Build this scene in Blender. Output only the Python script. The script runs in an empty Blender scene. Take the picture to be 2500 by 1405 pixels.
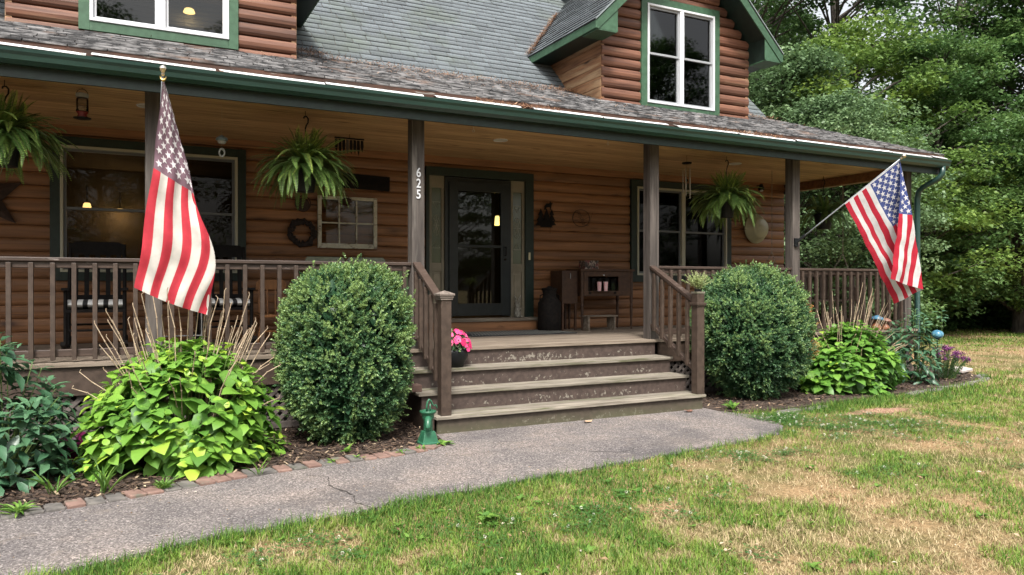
import bpy, math, random
import numpy as np
from mathutils import Vector, Matrix
random.seed(7); RNG = np.random.default_rng(7)
sc = bpy.context.scene
R = math.radians

# ------------------------------------------------------------ camera, sky, sun, exposure
cam_d = bpy.data.cameras.new('camera'); cam = bpy.data.objects.new('camera', cam_d)
sc.collection.objects.link(cam); sc.camera = cam
cam.location = (0, -7.484, 1.428)
cam.rotation_euler = (R(90 - 0.2), 0, R(-26.95))
cam_d.sensor_width = 36; cam_d.lens = 1829 / 2500 * 36; cam_d.clip_start = .05; cam_d.clip_end = 600
SUN_EL, SUN_AZ = R(56), R(205)      # azimuth measured clockwise from +Y
w = bpy.data.worlds.new('World'); sc.world = w; w.use_nodes = True
nt = w.node_tree; bg = nt.nodes['Background']
sky = nt.nodes.new('ShaderNodeTexSky'); sky.sky_type = 'NISHITA'; sky.sun_disc = False
sky.sun_elevation = SUN_EL; sky.sun_rotation = SUN_AZ; sky.dust_density = 6; sky.air_density = 1.2; sky.ozone_density = 1
hs = nt.nodes.new('ShaderNodeHueSaturation'); hs.inputs['Saturation'].default_value = .22
nt.links.new(sky.outputs[0], hs.inputs['Color']); nt.links.new(hs.outputs[0], bg.inputs[0])
bg.inputs[1].default_value = .14
sd = bpy.data.lights.new('sun', 'SUN'); sun = bpy.data.objects.new('sun', sd); sc.collection.objects.link(sun)
sd.energy = 2.5; sd.angle = R(11); sd.color = (1, .96, .9)
sun.rotation_euler = (R(90) - SUN_EL, 0, math.pi - SUN_AZ)
sun.rotation_euler = Vector((math.sin(SUN_AZ) * math.cos(SUN_EL), math.cos(SUN_AZ) * math.cos(SUN_EL), math.sin(SUN_EL))).to_track_quat('Z', 'Y').to_euler()
sc.view_settings.view_transform = 'Standard'; sc.view_settings.look = 'None'
sc.view_settings.exposure = 1.18; sc.view_settings.gamma = 1
sc.cycles.max_bounces = 6; sc.cycles.transparent_max_bounces = 12; sc.cycles.transmission_bounces = 4

# ------------------------------------------------------------ helpers
col = sc.collection
def wloc(o):
    p = Vector((0, 0, 0))
    while o is not None: p = p + o.location; o = o.parent
    return p
def tag(o, label=None, cat=None, group=None, kind=None):
    if label: o['label'] = label
    if cat: o['category'] = cat
    if group: o['group'] = group
    if kind: o['kind'] = kind
    return o
def thing(name, label, cat, loc=(0, 0, 0), group=None):
    o = bpy.data.objects.new(name, None); col.objects.link(o); o.location = loc; o.empty_display_size = .1
    return tag(o, label, cat, group)
def copy_tree(o, loc=None, rz=None, parent=None, scale=None):
    c = o.copy(); col.objects.link(c)
    if parent is not None: c.parent = parent
    if loc is not None: c.location = loc
    if rz is not None: c.rotation_euler = (0, 0, rz)
    if scale is not None: c.scale = scale
    for ch in list(o.children): copy_tree(ch, parent=c)
    return c
def link_mesh(name, me, mats, parent=None, origin=None):
    if not isinstance(mats, (list, tuple)): mats = [mats]
    for m in mats: me.materials.append(m)
    o = bpy.data.objects.new(name, me); col.objects.link(o)
    W = wloc(parent) if parent is not None else Vector((0, 0, 0))
    org = Vector(origin) if origin is not None else (W if parent is not None else Vector((0, 0, 0)))
    if org.length > 0: me.transform(Matrix.Translation(-org))
    if parent is not None: o.parent = parent
    o.location = org - W
    return o
def np_mesh(name, V, F, var=None, mi=None, smooth=False):
    """V (n,3), F list of arrays each (m,k) ; var (n,) point attribute"""
    me = bpy.data.meshes.new(name)
    V = np.ascontiguousarray(V, dtype=np.float32)
    me.vertices.add(len(V)); me.vertices.foreach_set('co', V.ravel())
    loops = np.concatenate([f.ravel() for f in F]).astype(np.int32)
    sizes = np.concatenate([np.full(len(f), f.shape[1]) for f in F]).astype(np.int32)
    starts = np.concatenate([[0], np.cumsum(sizes)[:-1]]).astype(np.int32)
    me.loops.add(len(loops)); me.loops.foreach_set('vertex_index', loops)
    me.polygons.add(len(sizes)); me.polygons.foreach_set('loop_start', starts)
    if mi is not None: me.polygons.foreach_set('material_index', np.asarray(mi, dtype=np.int32))
    if smooth: me.polygons.foreach_set('use_smooth', np.ones(len(sizes), dtype=bool))
    me.update(calc_edges=True)
    if var is not None:
        a = me.attributes.new('var', 'FLOAT', 'POINT'); a.data.foreach_set('value', np.asarray(var, dtype=np.float32))
    return me
class MB:
    def __init__(s): s.v = []; s.f = []; s.m = []; s.var = []; s.nv = None
    def add(s, verts, faces, mi=0, var=None):
        b = len(s.v); var = random.random() if var is None else var
        s.v += [tuple(p) for p in verts]; s.var += [var] * len(verts)
        for f in faces: s.f.append([i + b for i in f]); s.m.append(mi)
        return s
    def box(s, x0, x1, y0, y1, z0, z1, mi=0, var=None, M=None):
        P = [Vector(p) for p in ((x0, y0, z0), (x1, y0, z0), (x1, y1, z0), (x0, y1, z0), (x0, y0, z1), (x1, y0, z1), (x1, y1, z1), (x0, y1, z1))]
        if M is not None: P = [M @ p for p in P]
        return s.add(P, [(3, 2, 1, 0), (4, 5, 6, 7), (0, 1, 5, 4), (1, 2, 6, 5), (2, 3, 7, 6), (3, 0, 4, 7)], mi, var)
    def bar(s, a, b, wd, ht, mi=0, var=None, up=(0, 0, 1)):
        a, b = Vector(a), Vector(b); d = (b - a); L = d.length; d.normalize()
        sd = d.cross(Vector(up)); 
        if sd.length < 1e-4: sd = d.cross(Vector((0, 1, 0)))
        sd.normalize(); u = sd.cross(d)
        M = Matrix((sd, d, u)).transposed().to_4x4(); M.translation = a
        return s.box(-wd / 2, wd / 2, 0, L, -ht / 2, ht / 2, mi, var, M)
    def prism(s, poly, fn, mi=0, var=None):
        """poly list of 2d pts; fn(p,k)->3d for k=0,1"""
        n = len(poly); V = [fn(p, 0) for p in poly] + [fn(p, 1) for p in poly]
        F = [tuple(range(n))[::-1], tuple(range(n, 2 * n))] + [(i, (i + 1) % n, n + (i + 1) % n, n + i) for i in range(n)]
        return s.add(V, F, mi, var)
    def tube(s, pts, rad, n=8, mi=0, var=None, cap=True):
        pts = [Vector(p) for p in pts]; N = len(pts)
        if not isinstance(rad, (list, tuple)): rad = [rad] * N
        V = []; ref = None
        for i, p in enumerate(pts):
            d = (pts[min(i + 1, N - 1)] - pts[max(i - 1, 0)]).normalized()
            if ref is None:
                ref = d.orthogonal().normalized()
            ref = (ref - d * ref.dot(d)).normalized(); b = d.cross(ref)
            for k in range(n):
                a = 2 * math.pi * k / n; V.append(p + (ref * math.cos(a) + b * math.sin(a)) * rad[i])
        F = [(i * n + k, i * n + (k + 1) % n, (i + 1) * n + (k + 1) % n, (i + 1) * n + k) for i in range(N - 1) for k in range(n)]
        if cap: F += [tuple(range(n))[::-1], tuple((N - 1) * n + k for k in range(n))]
        return s.add(V, F, mi, var)
    def lathe(s, prof, c, n=24, mi=0, var=None, M=None):
        V = []; c = Vector(c)
        for r, z in prof:
            for k in range(n):
                a = 2 * math.pi * k / n; p = Vector((r * math.cos(a), r * math.sin(a), z))
                if M is not None: p = M @ p
                V.append(c + p)
        N = len(prof)
        F = [(i * n + k, i * n + (k + 1) % n, (i + 1) * n + (k + 1) % n, (i + 1) * n + k) for i in range(N - 1) for k in range(n)]
        F += [tuple(range(n))[::-1], tuple((N - 1) * n + k for k in range(n))]
        return s.add(V, F, mi, var)
    def torus(s, c, R1, r, nrm=(0, -1, 0), n=28, m=8, mi=0, sx=1, sz=1, wob=0):
        c = Vector(c); q = Vector(nrm).to_track_quat('Z', 'Y'); pts = []
        V = []
        for i in range(n):
            a = 2 * math.pi * i / n; rr = r * (1 + wob * random.uniform(-1, 1)); RR = R1 * (1 + wob * .25 * random.uniform(-1, 1))
            for k in range(m):
                b = 2 * math.pi * k / m
                p = Vector(((RR + rr * math.cos(b)) * math.cos(a) * sx, (RR + rr * math.cos(b)) * math.sin(a) * sz, rr * math.sin(b)))
                V.append(c + q @ p)
        F = [(i * m + k, ((i + 1) % n) * m + k, ((i + 1) % n) * m + (k + 1) % m, i * m + (k + 1) % m) for i in range(n) for k in range(m)]
        return s.add(V, F, mi)
    def build(s, name, mats, parent=None, origin=None, smooth=False, bevel=0):
        me = bpy.data.meshes.new(name); me.from_pydata(s.v, [], s.f)
        me.polygons.foreach_set('material_index', s.m)
        if smooth: me.polygons.foreach_set('use_smooth', [True] * len(s.f))
        a = me.attributes.new('var', 'FLOAT', 'POINT'); a.data.foreach_set('value', s.var)
        me.update(); me.validate()
        o = link_mesh(name, me, mats, parent, origin)
        if bevel:
            b = o.modifiers.new('bevel', 'BEVEL'); b.width = bevel; b.segments = 2; b.limit_method = 'ANGLE'; b.angle_limit = R(50)
        return o

# value noise in numpy
_T = RNG.random((256, 256)).astype(np.float32)
def vnoise(x, y, s, seed=0):
    x = np.asarray(x) / s + seed * 17.3; y = np.asarray(y) / s + seed * 9.7
    xi = np.floor(x).astype(int); yi = np.floor(y).astype(int); fx = x - xi; fy = y - yi
    fx = fx * fx * (3 - 2 * fx); fy = fy * fy * (3 - 2 * fy)
    g = lambda a, b: _T[a & 255, b & 255]
    return (g(xi, yi) * (1 - fx) + g(xi + 1, yi) * fx) * (1 - fy) + (g(xi, yi + 1) * (1 - fx) + g(xi + 1, yi + 1) * fx) * fy
def unit(a): return a / np.maximum(np.linalg.norm(a, axis=-1, keepdims=True), 1e-9)

# leaf templates: (t along, s across, h up)
T_SM = (np.array([(0, 0, 0), (.45, -.5, .12), (1, 0, -.05), (.45, .5, .12)]), [(0, 1, 2), (0, 2, 3)])
T_BIG = (np.array([(0, 0, 0), (.3, 0, .04), (.65, 0, .01), (1, 0, -.16), (.12, -.36, .06), (.38, -.5, .10), (.72, -.32, .02), (.12, .36, .06), (.38, .5, .10), (.72, .32, .02)]),
         [(0, 1, 5, 4), (1, 2, 6, 5), (2, 3, 6), (0, 7, 8, 1), (1, 8, 9, 2), (2, 9, 3)])
T_LONG = (np.array([(0, 0, 0), (.35, 0, .02), (.7, 0, -.02), (1, 0, -.14), (.18, -.28, .05), (.5, -.5, .07), (.8, -.26, -.01), (.18, .28, .05), (.5, .5, .07), (.8, .26, -.01)]), T_BIG[1])
T_TRI = (np.array([(0, -.5, 0), (0, .5, 0), (1, 0, 0)]), [(0, 1, 2)])
T_BLADE = (np.array([(0, -.5, 0), (0, .5, 0), (.55, -.38, .10), (.55, .38, .10), (1, 0, .0)]), [(0, 1, 3, 2), (2, 3, 4)])
def leaves(P, D, N, L, W, tmpl, bend=None):
    P = np.asarray(P, float); D = unit(np.asarray(D, float)); N = np.asarray(N, float)
    S = unit(np.cross(D, N)); Nn = np.cross(S, D)
    T, faces = tmpl; n = len(P); k = len(T); L = np.broadcast_to(L, (n,)); W = np.broadcast_to(W, (n,))
    V = (P[:, None] + L[:, None, None] * T[None, :, 0:1] * D[:, None] + W[:, None, None] * T[None, :, 1:2] * S[:, None]
         + L[:, None, None] * T[None, :, 2:3] * Nn[:, None])
    out = []
    for size in sorted({len(f) for f in faces}):
        fs = np.array([f for f in faces if len(f) == size])
        out.append((np.arange(n)[:, None, None] * k + fs[None]).reshape(-1, size))
    return V.reshape(-1, 3), out, k
def leaf_obj(name, P, D, N, L, W, tmpl, var, mat, parent=None, origin=None, smooth=False):
    V, F, k = leaves(P, D, N, L, W, tmpl)
    me = np_mesh(name, V, F, np.repeat(var, k), smooth=smooth)
    return link_mesh(name, me, mat, parent, origin)

# ------------------------------------------------------------ materials
def new_mat(name):
    m = bpy.data.materials.new(name); m.use_nodes = True
    n = m.node_tree.nodes; l = m.node_tree.links; p = n['Principled BSDF']
    return m, n, l, p
def ramp(n, stops):
    r = n.new('ShaderNodeValToRGB'); e = r.color_ramp.elements
    e[0].position, e[0].color = stops[0][0], (*stops[0][1], 1)
    e[1].position, e[1].color = stops[-1][0], (*stops[-1][1], 1)
    for p, c in stops[1:-1]:
        k = e.new(p); k.color = (*c, 1)
    return r
def mixc(n, l, a, b, fac, mode='MIX'):
    m = n.new('ShaderNodeMix'); m.data_type = 'RGBA'; m.blend_type = mode
    for s, i in ((a, 'A'), (b, 'B')):
        sock = [x for x in m.inputs if x.name == i and x.type == 'RGBA'][0]
        if hasattr(s, 'is_output'): l.new(s, sock)
        else: sock.default_value = (*s, 1)
    f = [x for x in m.inputs if x.name == 'Factor' and x.type == 'VALUE'][0]
    if hasattr(fac, 'is_output'): l.new(fac, f)
    else: f.default_value = fac
    return [x for x in m.outputs if x.type == 'RGBA'][0]
def mnode(n, l, op, a, b=None, c=None, clamp=False):
    m = n.new('ShaderNodeMath'); m.operation = op; m.use_clamp = clamp
    for i, s in enumerate((a, b, c)):
        if s is None: continue
        if hasattr(s, 'is_output'): l.new(s, m.inputs[i])
        else: m.inputs[i].default_value = s
    return m.outputs[0]
def noise(n, l, vec, scale=(1, 1, 1), s=1, det=4, rough=.55, off=0):
    mp = n.new('ShaderNodeMapping'); mp.inputs['Scale'].default_value = scale; mp.inputs['Location'].default_value = (off, off * .7, off * .3)
    l.new(vec, mp.inputs['Vector'])
    t = n.new('ShaderNodeTexNoise'); t.inputs['Scale'].default_value = s; t.inputs['Detail'].default_value = det; t.inputs['Roughness'].default_value = rough
    l.new(mp.outputs[0], t.inputs['Vector']); return t.outputs['Fac']
def pm(name, c1, c2, scale=(1, 1, 1), s=8, det=5, rough=.7, bump=.2, vary=.15, c3=None, patch=(1.5, .5, .62), patch_scale=(1, 1, 1), lo=.35, hi=.65, spec=.4, bdist=.01, metal=0, offvar=True, knots=None):
    """procedural two-tone noise material with per-piece variation and optional worn patches of a third colour"""
    m, n, l, p = new_mat(name)
    g = n.new('ShaderNodeNewGeometry'); at = n.new('ShaderNodeAttribute'); at.attribute_name = 'var'
    vec = g.outputs['Position']
    if offvar:
        cb = n.new('ShaderNodeCombineXYZ'); 
        v7 = mnode(n, l, 'MULTIPLY', at.outputs['Fac'], 7.3)
        for k in range(3): l.new(v7, cb.inputs[k])
        ad = n.new('ShaderNodeVectorMath'); ad.operation = 'ADD'; l.new(vec, ad.inputs[0]); l.new(cb.outputs[0], ad.inputs[1]); vec = ad.outputs[0]
    f = noise(n, l, vec, scale, s, det)
    r = ramp(n, [(lo, c1), (hi, c2)]); l.new(f, r.inputs[0]); c = r.outputs[0]
    if c3 is not None:
        q = noise(n, l, vec, patch_scale, patch[0], 6, .65, 3.1)
        rr = ramp(n, [(patch[1], (0, 0, 0)), (patch[2], (1, 1, 1))]); l.new(q, rr.inputs[0])
        c = mixc(n, l, c, c3, rr.outputs[0])
    if knots is not None:
        mp = n.new('ShaderNodeMapping'); mp.inputs['Scale'].default_value = knots[1]; l.new(vec, mp.inputs['Vector'])
        vo = n.new('ShaderNodeTexVoronoi'); vo.inputs['Scale'].default_value = knots[0]; l.new(mp.outputs[0], vo.inputs['Vector'])
        wob = mnode(n, l, 'MULTIPLY', mnode(n, l, 'SUBTRACT', f, .5), .10)
        rk = ramp(n, [(.045, (1, 1, 1)), (.10, (.35, .35, .35)), (.17, (0, 0, 0))]); l.new(mnode(n, l, 'ADD', vo.outputs['Distance'], wob), rk.inputs[0])
        c = mixc(n, l, c, knots[2], rk.outputs[0])
        ck = noise(n, l, vec, tuple(x * .35 if x < 2 else x * 3.2 for x in scale), s, 3, .4, 8)      # fine drying checks along the grain
        rc = ramp(n, [(.655, (0, 0, 0)), (.675, (1, 1, 1))]); l.new(ck, rc.inputs[0]); c = mixc(n, l, c, knots[2], mnode(n, l, 'MULTIPLY', rc.outputs[0], .55))
    mr = n.new('ShaderNodeMapRange'); mr.inputs['To Min'].default_value = 1 - vary; mr.inputs['To Max'].default_value = 1 + vary
    l.new(at.outputs['Fac'], mr.inputs['Value'])
    hs = n.new('ShaderNodeHueSaturation'); l.new(c, hs.inputs['Color']); l.new(mr.outputs[0], hs.inputs['Value'])
    l.new(hs.outputs[0], p.inputs['Base Color'])
    p.inputs['Roughness'].default_value = rough; p.inputs['Specular IOR Level'].default_value = spec; p.inputs['Metallic'].default_value = metal
    if bump:
        b = n.new('ShaderNodeBump'); b.inputs['Strength'].default_value = bump; b.inputs['Distance'].default_value = bdist
        l.new(f, b.inputs['Height']); l.new(b.outputs[0], p.inputs['Normal'])
    return m
def leaf_mat(name, stops, rough=.45, trans=.3, spec=.35, noisy=0):
    m, n, l, p = new_mat(name)
    at = n.new('ShaderNodeAttribute'); at.attribute_name = 'var'
    fac = at.outputs['Fac']
    r = ramp(n, stops); l.new(fac, r.inputs[0])
    l.new(r.outputs[0], p.inputs['Base Color']); p.inputs['Roughness'].default_value = rough; p.inputs['Specular IOR Level'].default_value = spec
    t = n.new('ShaderNodeBsdfTranslucent'); 
    l.new(mixc(n, l, r.outputs[0], (.6, 1.0, .15), 1.0, 'MULTIPLY') if False else r.outputs[0], t.inputs[0])
    mx = n.new('ShaderNodeMixShader'); mx.inputs[0].default_value = trans
    l.new(p.outputs[0], mx.inputs[1]); l.new(t.outputs[0], mx.inputs[2])
    l.new(mx.outputs[0], n['Material Output'].inputs['Surface'])
    return m
def flat(name, c, rough=.5, spec=.5, metal=0, emit=0):
    m, n, l, p = new_mat(name); p.inputs['Base Color'].default_value = (*c, 1); p.inputs['Roughness'].default_value = rough
    p.inputs['Specular IOR Level'].default_value = spec; p.inputs['Metallic'].default_value = metal
    if emit: p.inputs['Emission Color'].default_value = (*c, 1); p.inputs['Emission Strength'].default_value = emit
    return m
def glass_mat(name, tint=(.6, .65, .62), refl=1.0):
    m, n, l, p = new_mat(name); n.remove(p)
    tr = n.new('ShaderNodeBsdfTransparent'); tr.inputs[0].default_value = (*tint, 1)
    gl = n.new('ShaderNodeBsdfGlossy'); gl.inputs['Roughness'].default_value = .02
    fr = n.new('ShaderNodeFresnel'); fr.inputs[0].default_value = 1.5
    k = mnode(n, l, 'MULTIPLY', fr.outputs[0], refl, clamp=True)
    mx = n.new('ShaderNodeMixShader'); l.new(k, mx.inputs[0]); l.new(tr.outputs[0], mx.inputs[1]); l.new(gl.outputs[0], mx.inputs[2])
    l.new(mx.outputs[0], n['Material Output'].inputs['Surface']); return m

XG = (.5, 9, 9)         # wood grain along X
M_log = pm('log_stain_porch', (.150, .068, .030), (.255, .120, .053), XG, 2.2, 6, .5, .12, .18, c3=(.075, .03, .015), patch=(1.5, .62, .72), patch_scale=(.8, 4, 4), knots=(1.7, (.55, 1.6, 1.6), (.045, .018, .010)))
M_logup = pm('log_stain_weathered', (.080, .033, .020), (.165, .072, .042), XG, 3.0, 6, .6, .25, .30, c3=(.20, .125, .075), patch=(1.0, .55, .72), patch_scale=(.6, 4, 4), knots=(1.9, (.55, 1.6, 1.6), (.035, .016, .010)))
M_logside = pm('log_stain_side', (.13, .055, .025), (.30, .15, .070), (9, .5, 9), 3.0, 6, .6, .25, .3, c3=(.38, .25, .14), patch=(1.0, .5, .65), patch_scale=(4, .6, 4), knots=(2.0, (1.6, .55, 1.6), (.05, .024, .013)))
M_ceil = pm('pine_ceiling', (.34, .205, .100), (.54, .355, .175), XG, 3.0, 6, .5, .1, .12, c3=(.14, .065, .03), patch=(1.6, .60, .72), patch_scale=(1, 6, 6), knots=(2.2, (.6, 2.2, 2.2), (.12, .055, .022)))
M_brown = pm('brown_painted_wood', (.038, .025, .018), (.062, .042, .031), (3, 3, 3), 6, 5, .55, .15, .12, c3=(.17, .145, .125), patch=(5, .70, .76), patch_scale=(4, 4, 1))
M_brownx = pm('brown_painted_rail', (.038, .025, .019), (.066, .044, .034), XG, 6, 5, .5, .15, .12, c3=(.24, .20, .18), patch=(3, .62, .72), patch_scale=(2, 9, 9))
M_post = pm('weathered_post_wood', (.038, .031, .027), (.092, .077, .067), (10, 10, .6), 3, 6, .75, .4, .12, c3=(.15, .135, .118), patch=(1.6, .55, .72), patch_scale=(6, 6, .6))
M_deck = pm('weathered_decking', (.105, .08, .058), (.215, .175, .135), XG, 4, 7, .75, .35, .16, c3=(.12, .09, .065), patch=(1.4, .58, .70), patch_scale=(.8, 5, 5))
M_tread = pm('weathered_tread', (.10, .085, .065), (.26, .23, .185), XG, 4, 7, .8, .5, .14, c3=(.085, .085, .045), patch=(1.8, .53, .66), patch_scale=(.8, 7, 7))
M_green = pm('green_trim_paint', (.028, .068, .036), (.042, .095, .053), (3, 3, 3), 5, 5, .5, .12, .12, c3=(.07, .13, .08), patch=(3, .62, .7))
M_greend = pm('dark_green_trim_paint', (.006, .014, .011), (.010, .023, .017), (3, 3, 3), 5, 4, .45, .08, .12)
M_gutter = pm('green_gutter_metal', (.011, .034, .029), (.016, .046, .038), (1, 6, 6), 2, 3, .32, .02, .1, spec=.5)
M_guard = pm('white_mesh_guard', (.30, .30, .29), (.72, .72, .72), (1, 1, 1), 70, 3, .6, .1, .25, c3=(.16, .10, .07), patch=(6, .60, .66))
M_rust = pm('rusty_drip_edge', (.035, .018, .012), (.085, .035, .020), (1, 4, 4), 5, 5, .8, .2, .3, c3=(.20, .18, .16), patch=(2.2, .60, .63), patch_scale=(1, 8, 8))
M_shing = pm('grey_green_shingle', (.074, .086, .094), (.118, .133, .143), (1, 1, 1), 40, 5, .85, .25, .20, c3=(.082, .098, .080), patch=(.9, .52, .75), offvar=False)
M_shingp = pm('weathered_porch_shingle', (.022, .022, .023), (.155, .150, .150), (.8, 2.4, 2.4), 9, 6, .9, .4, .40, c3=(.17, .105, .075), patch=(1.2, .58, .75), offvar=False, lo=.42, hi=.6)
M_white = flat('white_vinyl', (.52, .53, .55), .35)
M_cream = flat('cream_vinyl', (.36, .35, .27), .4)
M_sashg = flat('grey_sash', (.26, .27, .28), .4)
M_sashd = flat('dark_sash', (.10, .11, .12), .4)
M_glass = glass_mat('window_glass', (.35, .37, .36), 1.15)
M_glassd = glass_mat('screened_glass', (.34, .34, .33), .35)
M_doorglass = glass_mat('door_glass', (.40, .44, .40), 1.2)
M_black = pm('black_door_paint', (.006, .009, .010), (.011, .015, .016), (2, 2, 2), 4, 3, .35, .03, .1)
M_beige = pm('beige_panel_paint', (.17, .15, .105), (.21, .185, .135), (2, 2, 2), 4, 3, .45, .04, .1)
M_inner = pm('interior_wall_paint', (.24, .215, .17), (.28, .25, .20), (1, 1, 1), 2, 3, .8, 0, .1)
M_darkmetal = pm('dark_metal', (.006, .005, .005), (.014, .011, .009), (4, 4, 4), 6, 4, .75, .1, .1, spec=.15)
M_rustmetal = pm('rusty_metal', (.018, .009, .007), (.034, .017, .012), (4, 4, 4), 8, 4, .7, .2, .1)
M_blackwood = pm('black_painted_wood', (.004, .0035, .0035), (.009, .007, .006), (4, 4, 4), 6, 4, .7, .05, .1, spec=.15)
M_plastic = flat('black_plastic', (.006, .007, .008), .5, .3)
def emis(name, c, s):
    m, n, l, p = new_mat(name); p.inputs['Base Color'].default_value = (*c, 1)
    p.inputs['Emission Color'].default_value = (*c, 1); p.inputs['Emission Strength'].default_value = s; return m
M_lamp = emis('lit_lamp_shade', (1, .62, .22), 6)
# ------------------------------------------------------------ ground, path, beds
DK = .752; RI = .188; TR = .292; WY = 2.46
PATH_LOW = [(-9, -5.2), (-3, -4.1), (-1.2, -3.55), (-.31, -3.2), (.36, -3.0), (1.13, -2.94), (1.62, -2.82), (2.77, -2.66), (3.84, -2.54), (5.07, -2.40), (5.62, -2.22), (5.80, -2.05)]
BRICK = [(-6, -2.75), (-3, -2.5), (-1.6, -2.28), (-.71, -2.02), (-.05, -1.88), (.76, -1.64), (1.40, -1.54), (1.9, -1.50), (2.24, -1.42), (2.42, -1.25)]
BEDR = [(5.84, -1.12), (6.4, -1.28), (6.9, -1.32), (7.5, -1.2), (8.8, -1.12), (9.9, -.98), (10.8, -.8), (11.5, -.55), (12.1, 0), (12.3, .8), (11.9, 1.6), (10.9, 2.0)]
def interp(poly, x): return np.interp(x, [p[0] for p in poly], [p[1] for p in poly])
def dense(poly, step, wob=0, seed=1):
    rr = random.Random(seed); out = []
    for a, b in zip(poly, poly[1:]):
        n = max(1, int(math.dist(a, b) / step))
        for i in range(n):
            t = i / n; out.append((a[0] + (b[0] - a[0]) * t + rr.uniform(-wob, wob), a[1] + (b[1] - a[1]) * t + rr.uniform(-wob, wob)))
    out.append(poly[-1]); return out
def ground_mat():
    m, n, l, p = new_mat('lawn_soil_and_thatch')
    g = n.new('ShaderNodeNewGeometry'); v = g.outputs['Position']
    a = noise(n, l, v, (1, 1, 1), .75, 6, .6); b = noise(n, l, v, (1, 1, 1), 45, 5, .7, 3)
    r = ramp(n, [(.33, (.085, .11, .035)), (.43, (.16, .145, .065)), (.50, (.24, .18, .10)), (.62, (.33, .225, .135))]); l.new(a, r.inputs[0])
    rb = ramp(n, [(.3, (.35, .35, .3)), (.7, (1.15, 1.1, 1.0))]); l.new(b, rb.inputs[0])
    c = mixc(n, l, r.outputs[0], rb.outputs[0], 1.0, 'MULTIPLY')
    l.new(c, p.inputs['Base Color']); p.inputs['Roughness'].default_value = .95; p.inputs['Specular IOR Level'].default_value = .1
    bp = n.new('ShaderNodeBump'); bp.inputs['Strength'].default_value = .6; bp.inputs['Distance'].default_value = .02; l.new(b, bp.inputs['Height']); l.new(bp.outputs[0], p.inputs['Normal'])
    return m
g = MB(); g.add([(-150, -150, 0), (150, -150, 0), (150, 150, 0), (-150, 150, 0)], [(0, 1, 2, 3)], var=.5)
tag(g.build('ground', ground_mat()), kind='structure')

def asphalt_mat():
    m, n, l, p = new_mat('worn_asphalt')
    g = n.new('ShaderNodeNewGeometry'); v = g.outputs['Position']
    vo = n.new('ShaderNodeTexVoronoi'); vo.inputs['Scale'].default_value = 115; l.new(v, vo.inputs['Vector'])
    sp = n.new('ShaderNodeSeparateColor'); l.new(vo.outputs['Color'], sp.inputs[0])
    r = ramp(n, [(0, (.060, .053, .051)), (.45, (.128, .115, .110)), (.85, (.180, .163, .156)), (1, (.32, .29, .27))]); l.new(sp.outputs[0], r.inputs[0])
    a = noise(n, l, v, (1, 1, 1), 1.1, 5, .6); ra = ramp(n, [(.3, (.66, .66, .69)), (.5, (1, .98, .97)), (.7, (1.35, 1.25, 1.17))]); l.new(a, ra.inputs[0])
    c = mixc(n, l, r.outputs[0], ra.outputs[0], 1.0, 'MULTIPLY')
    d = noise(n, l, v, (1, 1, 1), 3.3, 6, .7, 5); rd = ramp(n, [(.57, (0, 0, 0)), (.72, (1, 1, 1))]); l.new(d, rd.inputs[0])
    c = mixc(n, l, c, (.17, .135, .105), mnode(n, l, 'MULTIPLY', rd.outputs[0], .5))      # washed-in soil
    e_ = noise(n, l, v, (1, 1, 1), .8, 4, .6, 11); re = ramp(n, [(.56, (0, 0, 0)), (.60, (1, 1, 1))]); l.new(e_, re.inputs[0])
    c = mixc(n, l, c, (.050, .047, .048), mnode(n, l, 'MULTIPLY', re.outputs[0], .35)); l.new(c, p.inputs['Base Color'])
    p.inputs['Roughness'].default_value = .9; p.inputs['Specular IOR Level'].default_value = .25
    b = n.new('ShaderNodeBump'); b.inputs['Strength'].default_value = .7; b.inputs['Distance'].default_value = .006; l.new(vo.outputs['Distance'], b.inputs['Height']); l.new(b.outputs[0], p.inputs['Normal'])
    return m
up_edge = dense([(-9, -2.95)] + BRICK[:-1] + [(2.5, -1.2), (2.6, -.70), (5.86, -.70), (5.86, -1.1), (6.05, -1.5), (5.86, -1.95), (5.80, -2.05)], .12, .006)
low_edge = dense(PATH_LOW, .07, .028, 3)[::-1]
pth = MB(); poly = up_edge + low_edge[1:]
bmz = [(x, y, .02) for x, y in poly]
pth.add(bmz, [tuple(range(len(poly)))[::-1]], 0, .5)
pth.add([(x, y, .02) for x, y in poly] + [(x, y, -.02) for x, y in poly], [(i, (i + 1) % len(poly), len(poly) + (i + 1) % len(poly), len(poly) + i) for i in range(len(poly))], 0, .5)
def crack(pts, w0, z=.0235):
    pts = dense(pts, .035, .013, 9); V = []; n = len(pts)
    for i, (x, y) in enumerate(pts):
        a = pts[max(i - 1, 0)]; b = pts[min(i + 1, n - 1)]; d = Vector((b[0] - a[0], b[1] - a[1])).normalized(); ww = w0 * .6 * random.uniform(.3, 1.4) * math.sin(math.pi * (i + .6) / (n + .4)) ** .4
        V += [(x - d.y * ww, y + d.x * ww, z), (x + d.y * ww, y - d.x * ww, z)]
    pth.add(V, [(2 * i, 2 * i + 1, 2 * i + 3, 2 * i + 2) for i in range(n - 1)], 1, .5)
crack([(1.13, -1.83), (1.28, -1.98), (1.24, -2.25), (1.32, -2.5), (1.3, -2.72), (1.36, -2.9)], .008)
crack([(2.0, -1.72), (2.5, -1.8), (3.1, -1.75), (3.5, -1.9)], .004)
crack([(3.0, -2.2), (3.3, -2.05), (3.7, -2.3), (4.0, -2.15), (4.3, -2.2)], .006)
tag(pth.build('path', [asphalt_mat(), flat('crack_dirt', (.02, .016, .013), 1)]), kind='structure')

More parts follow.
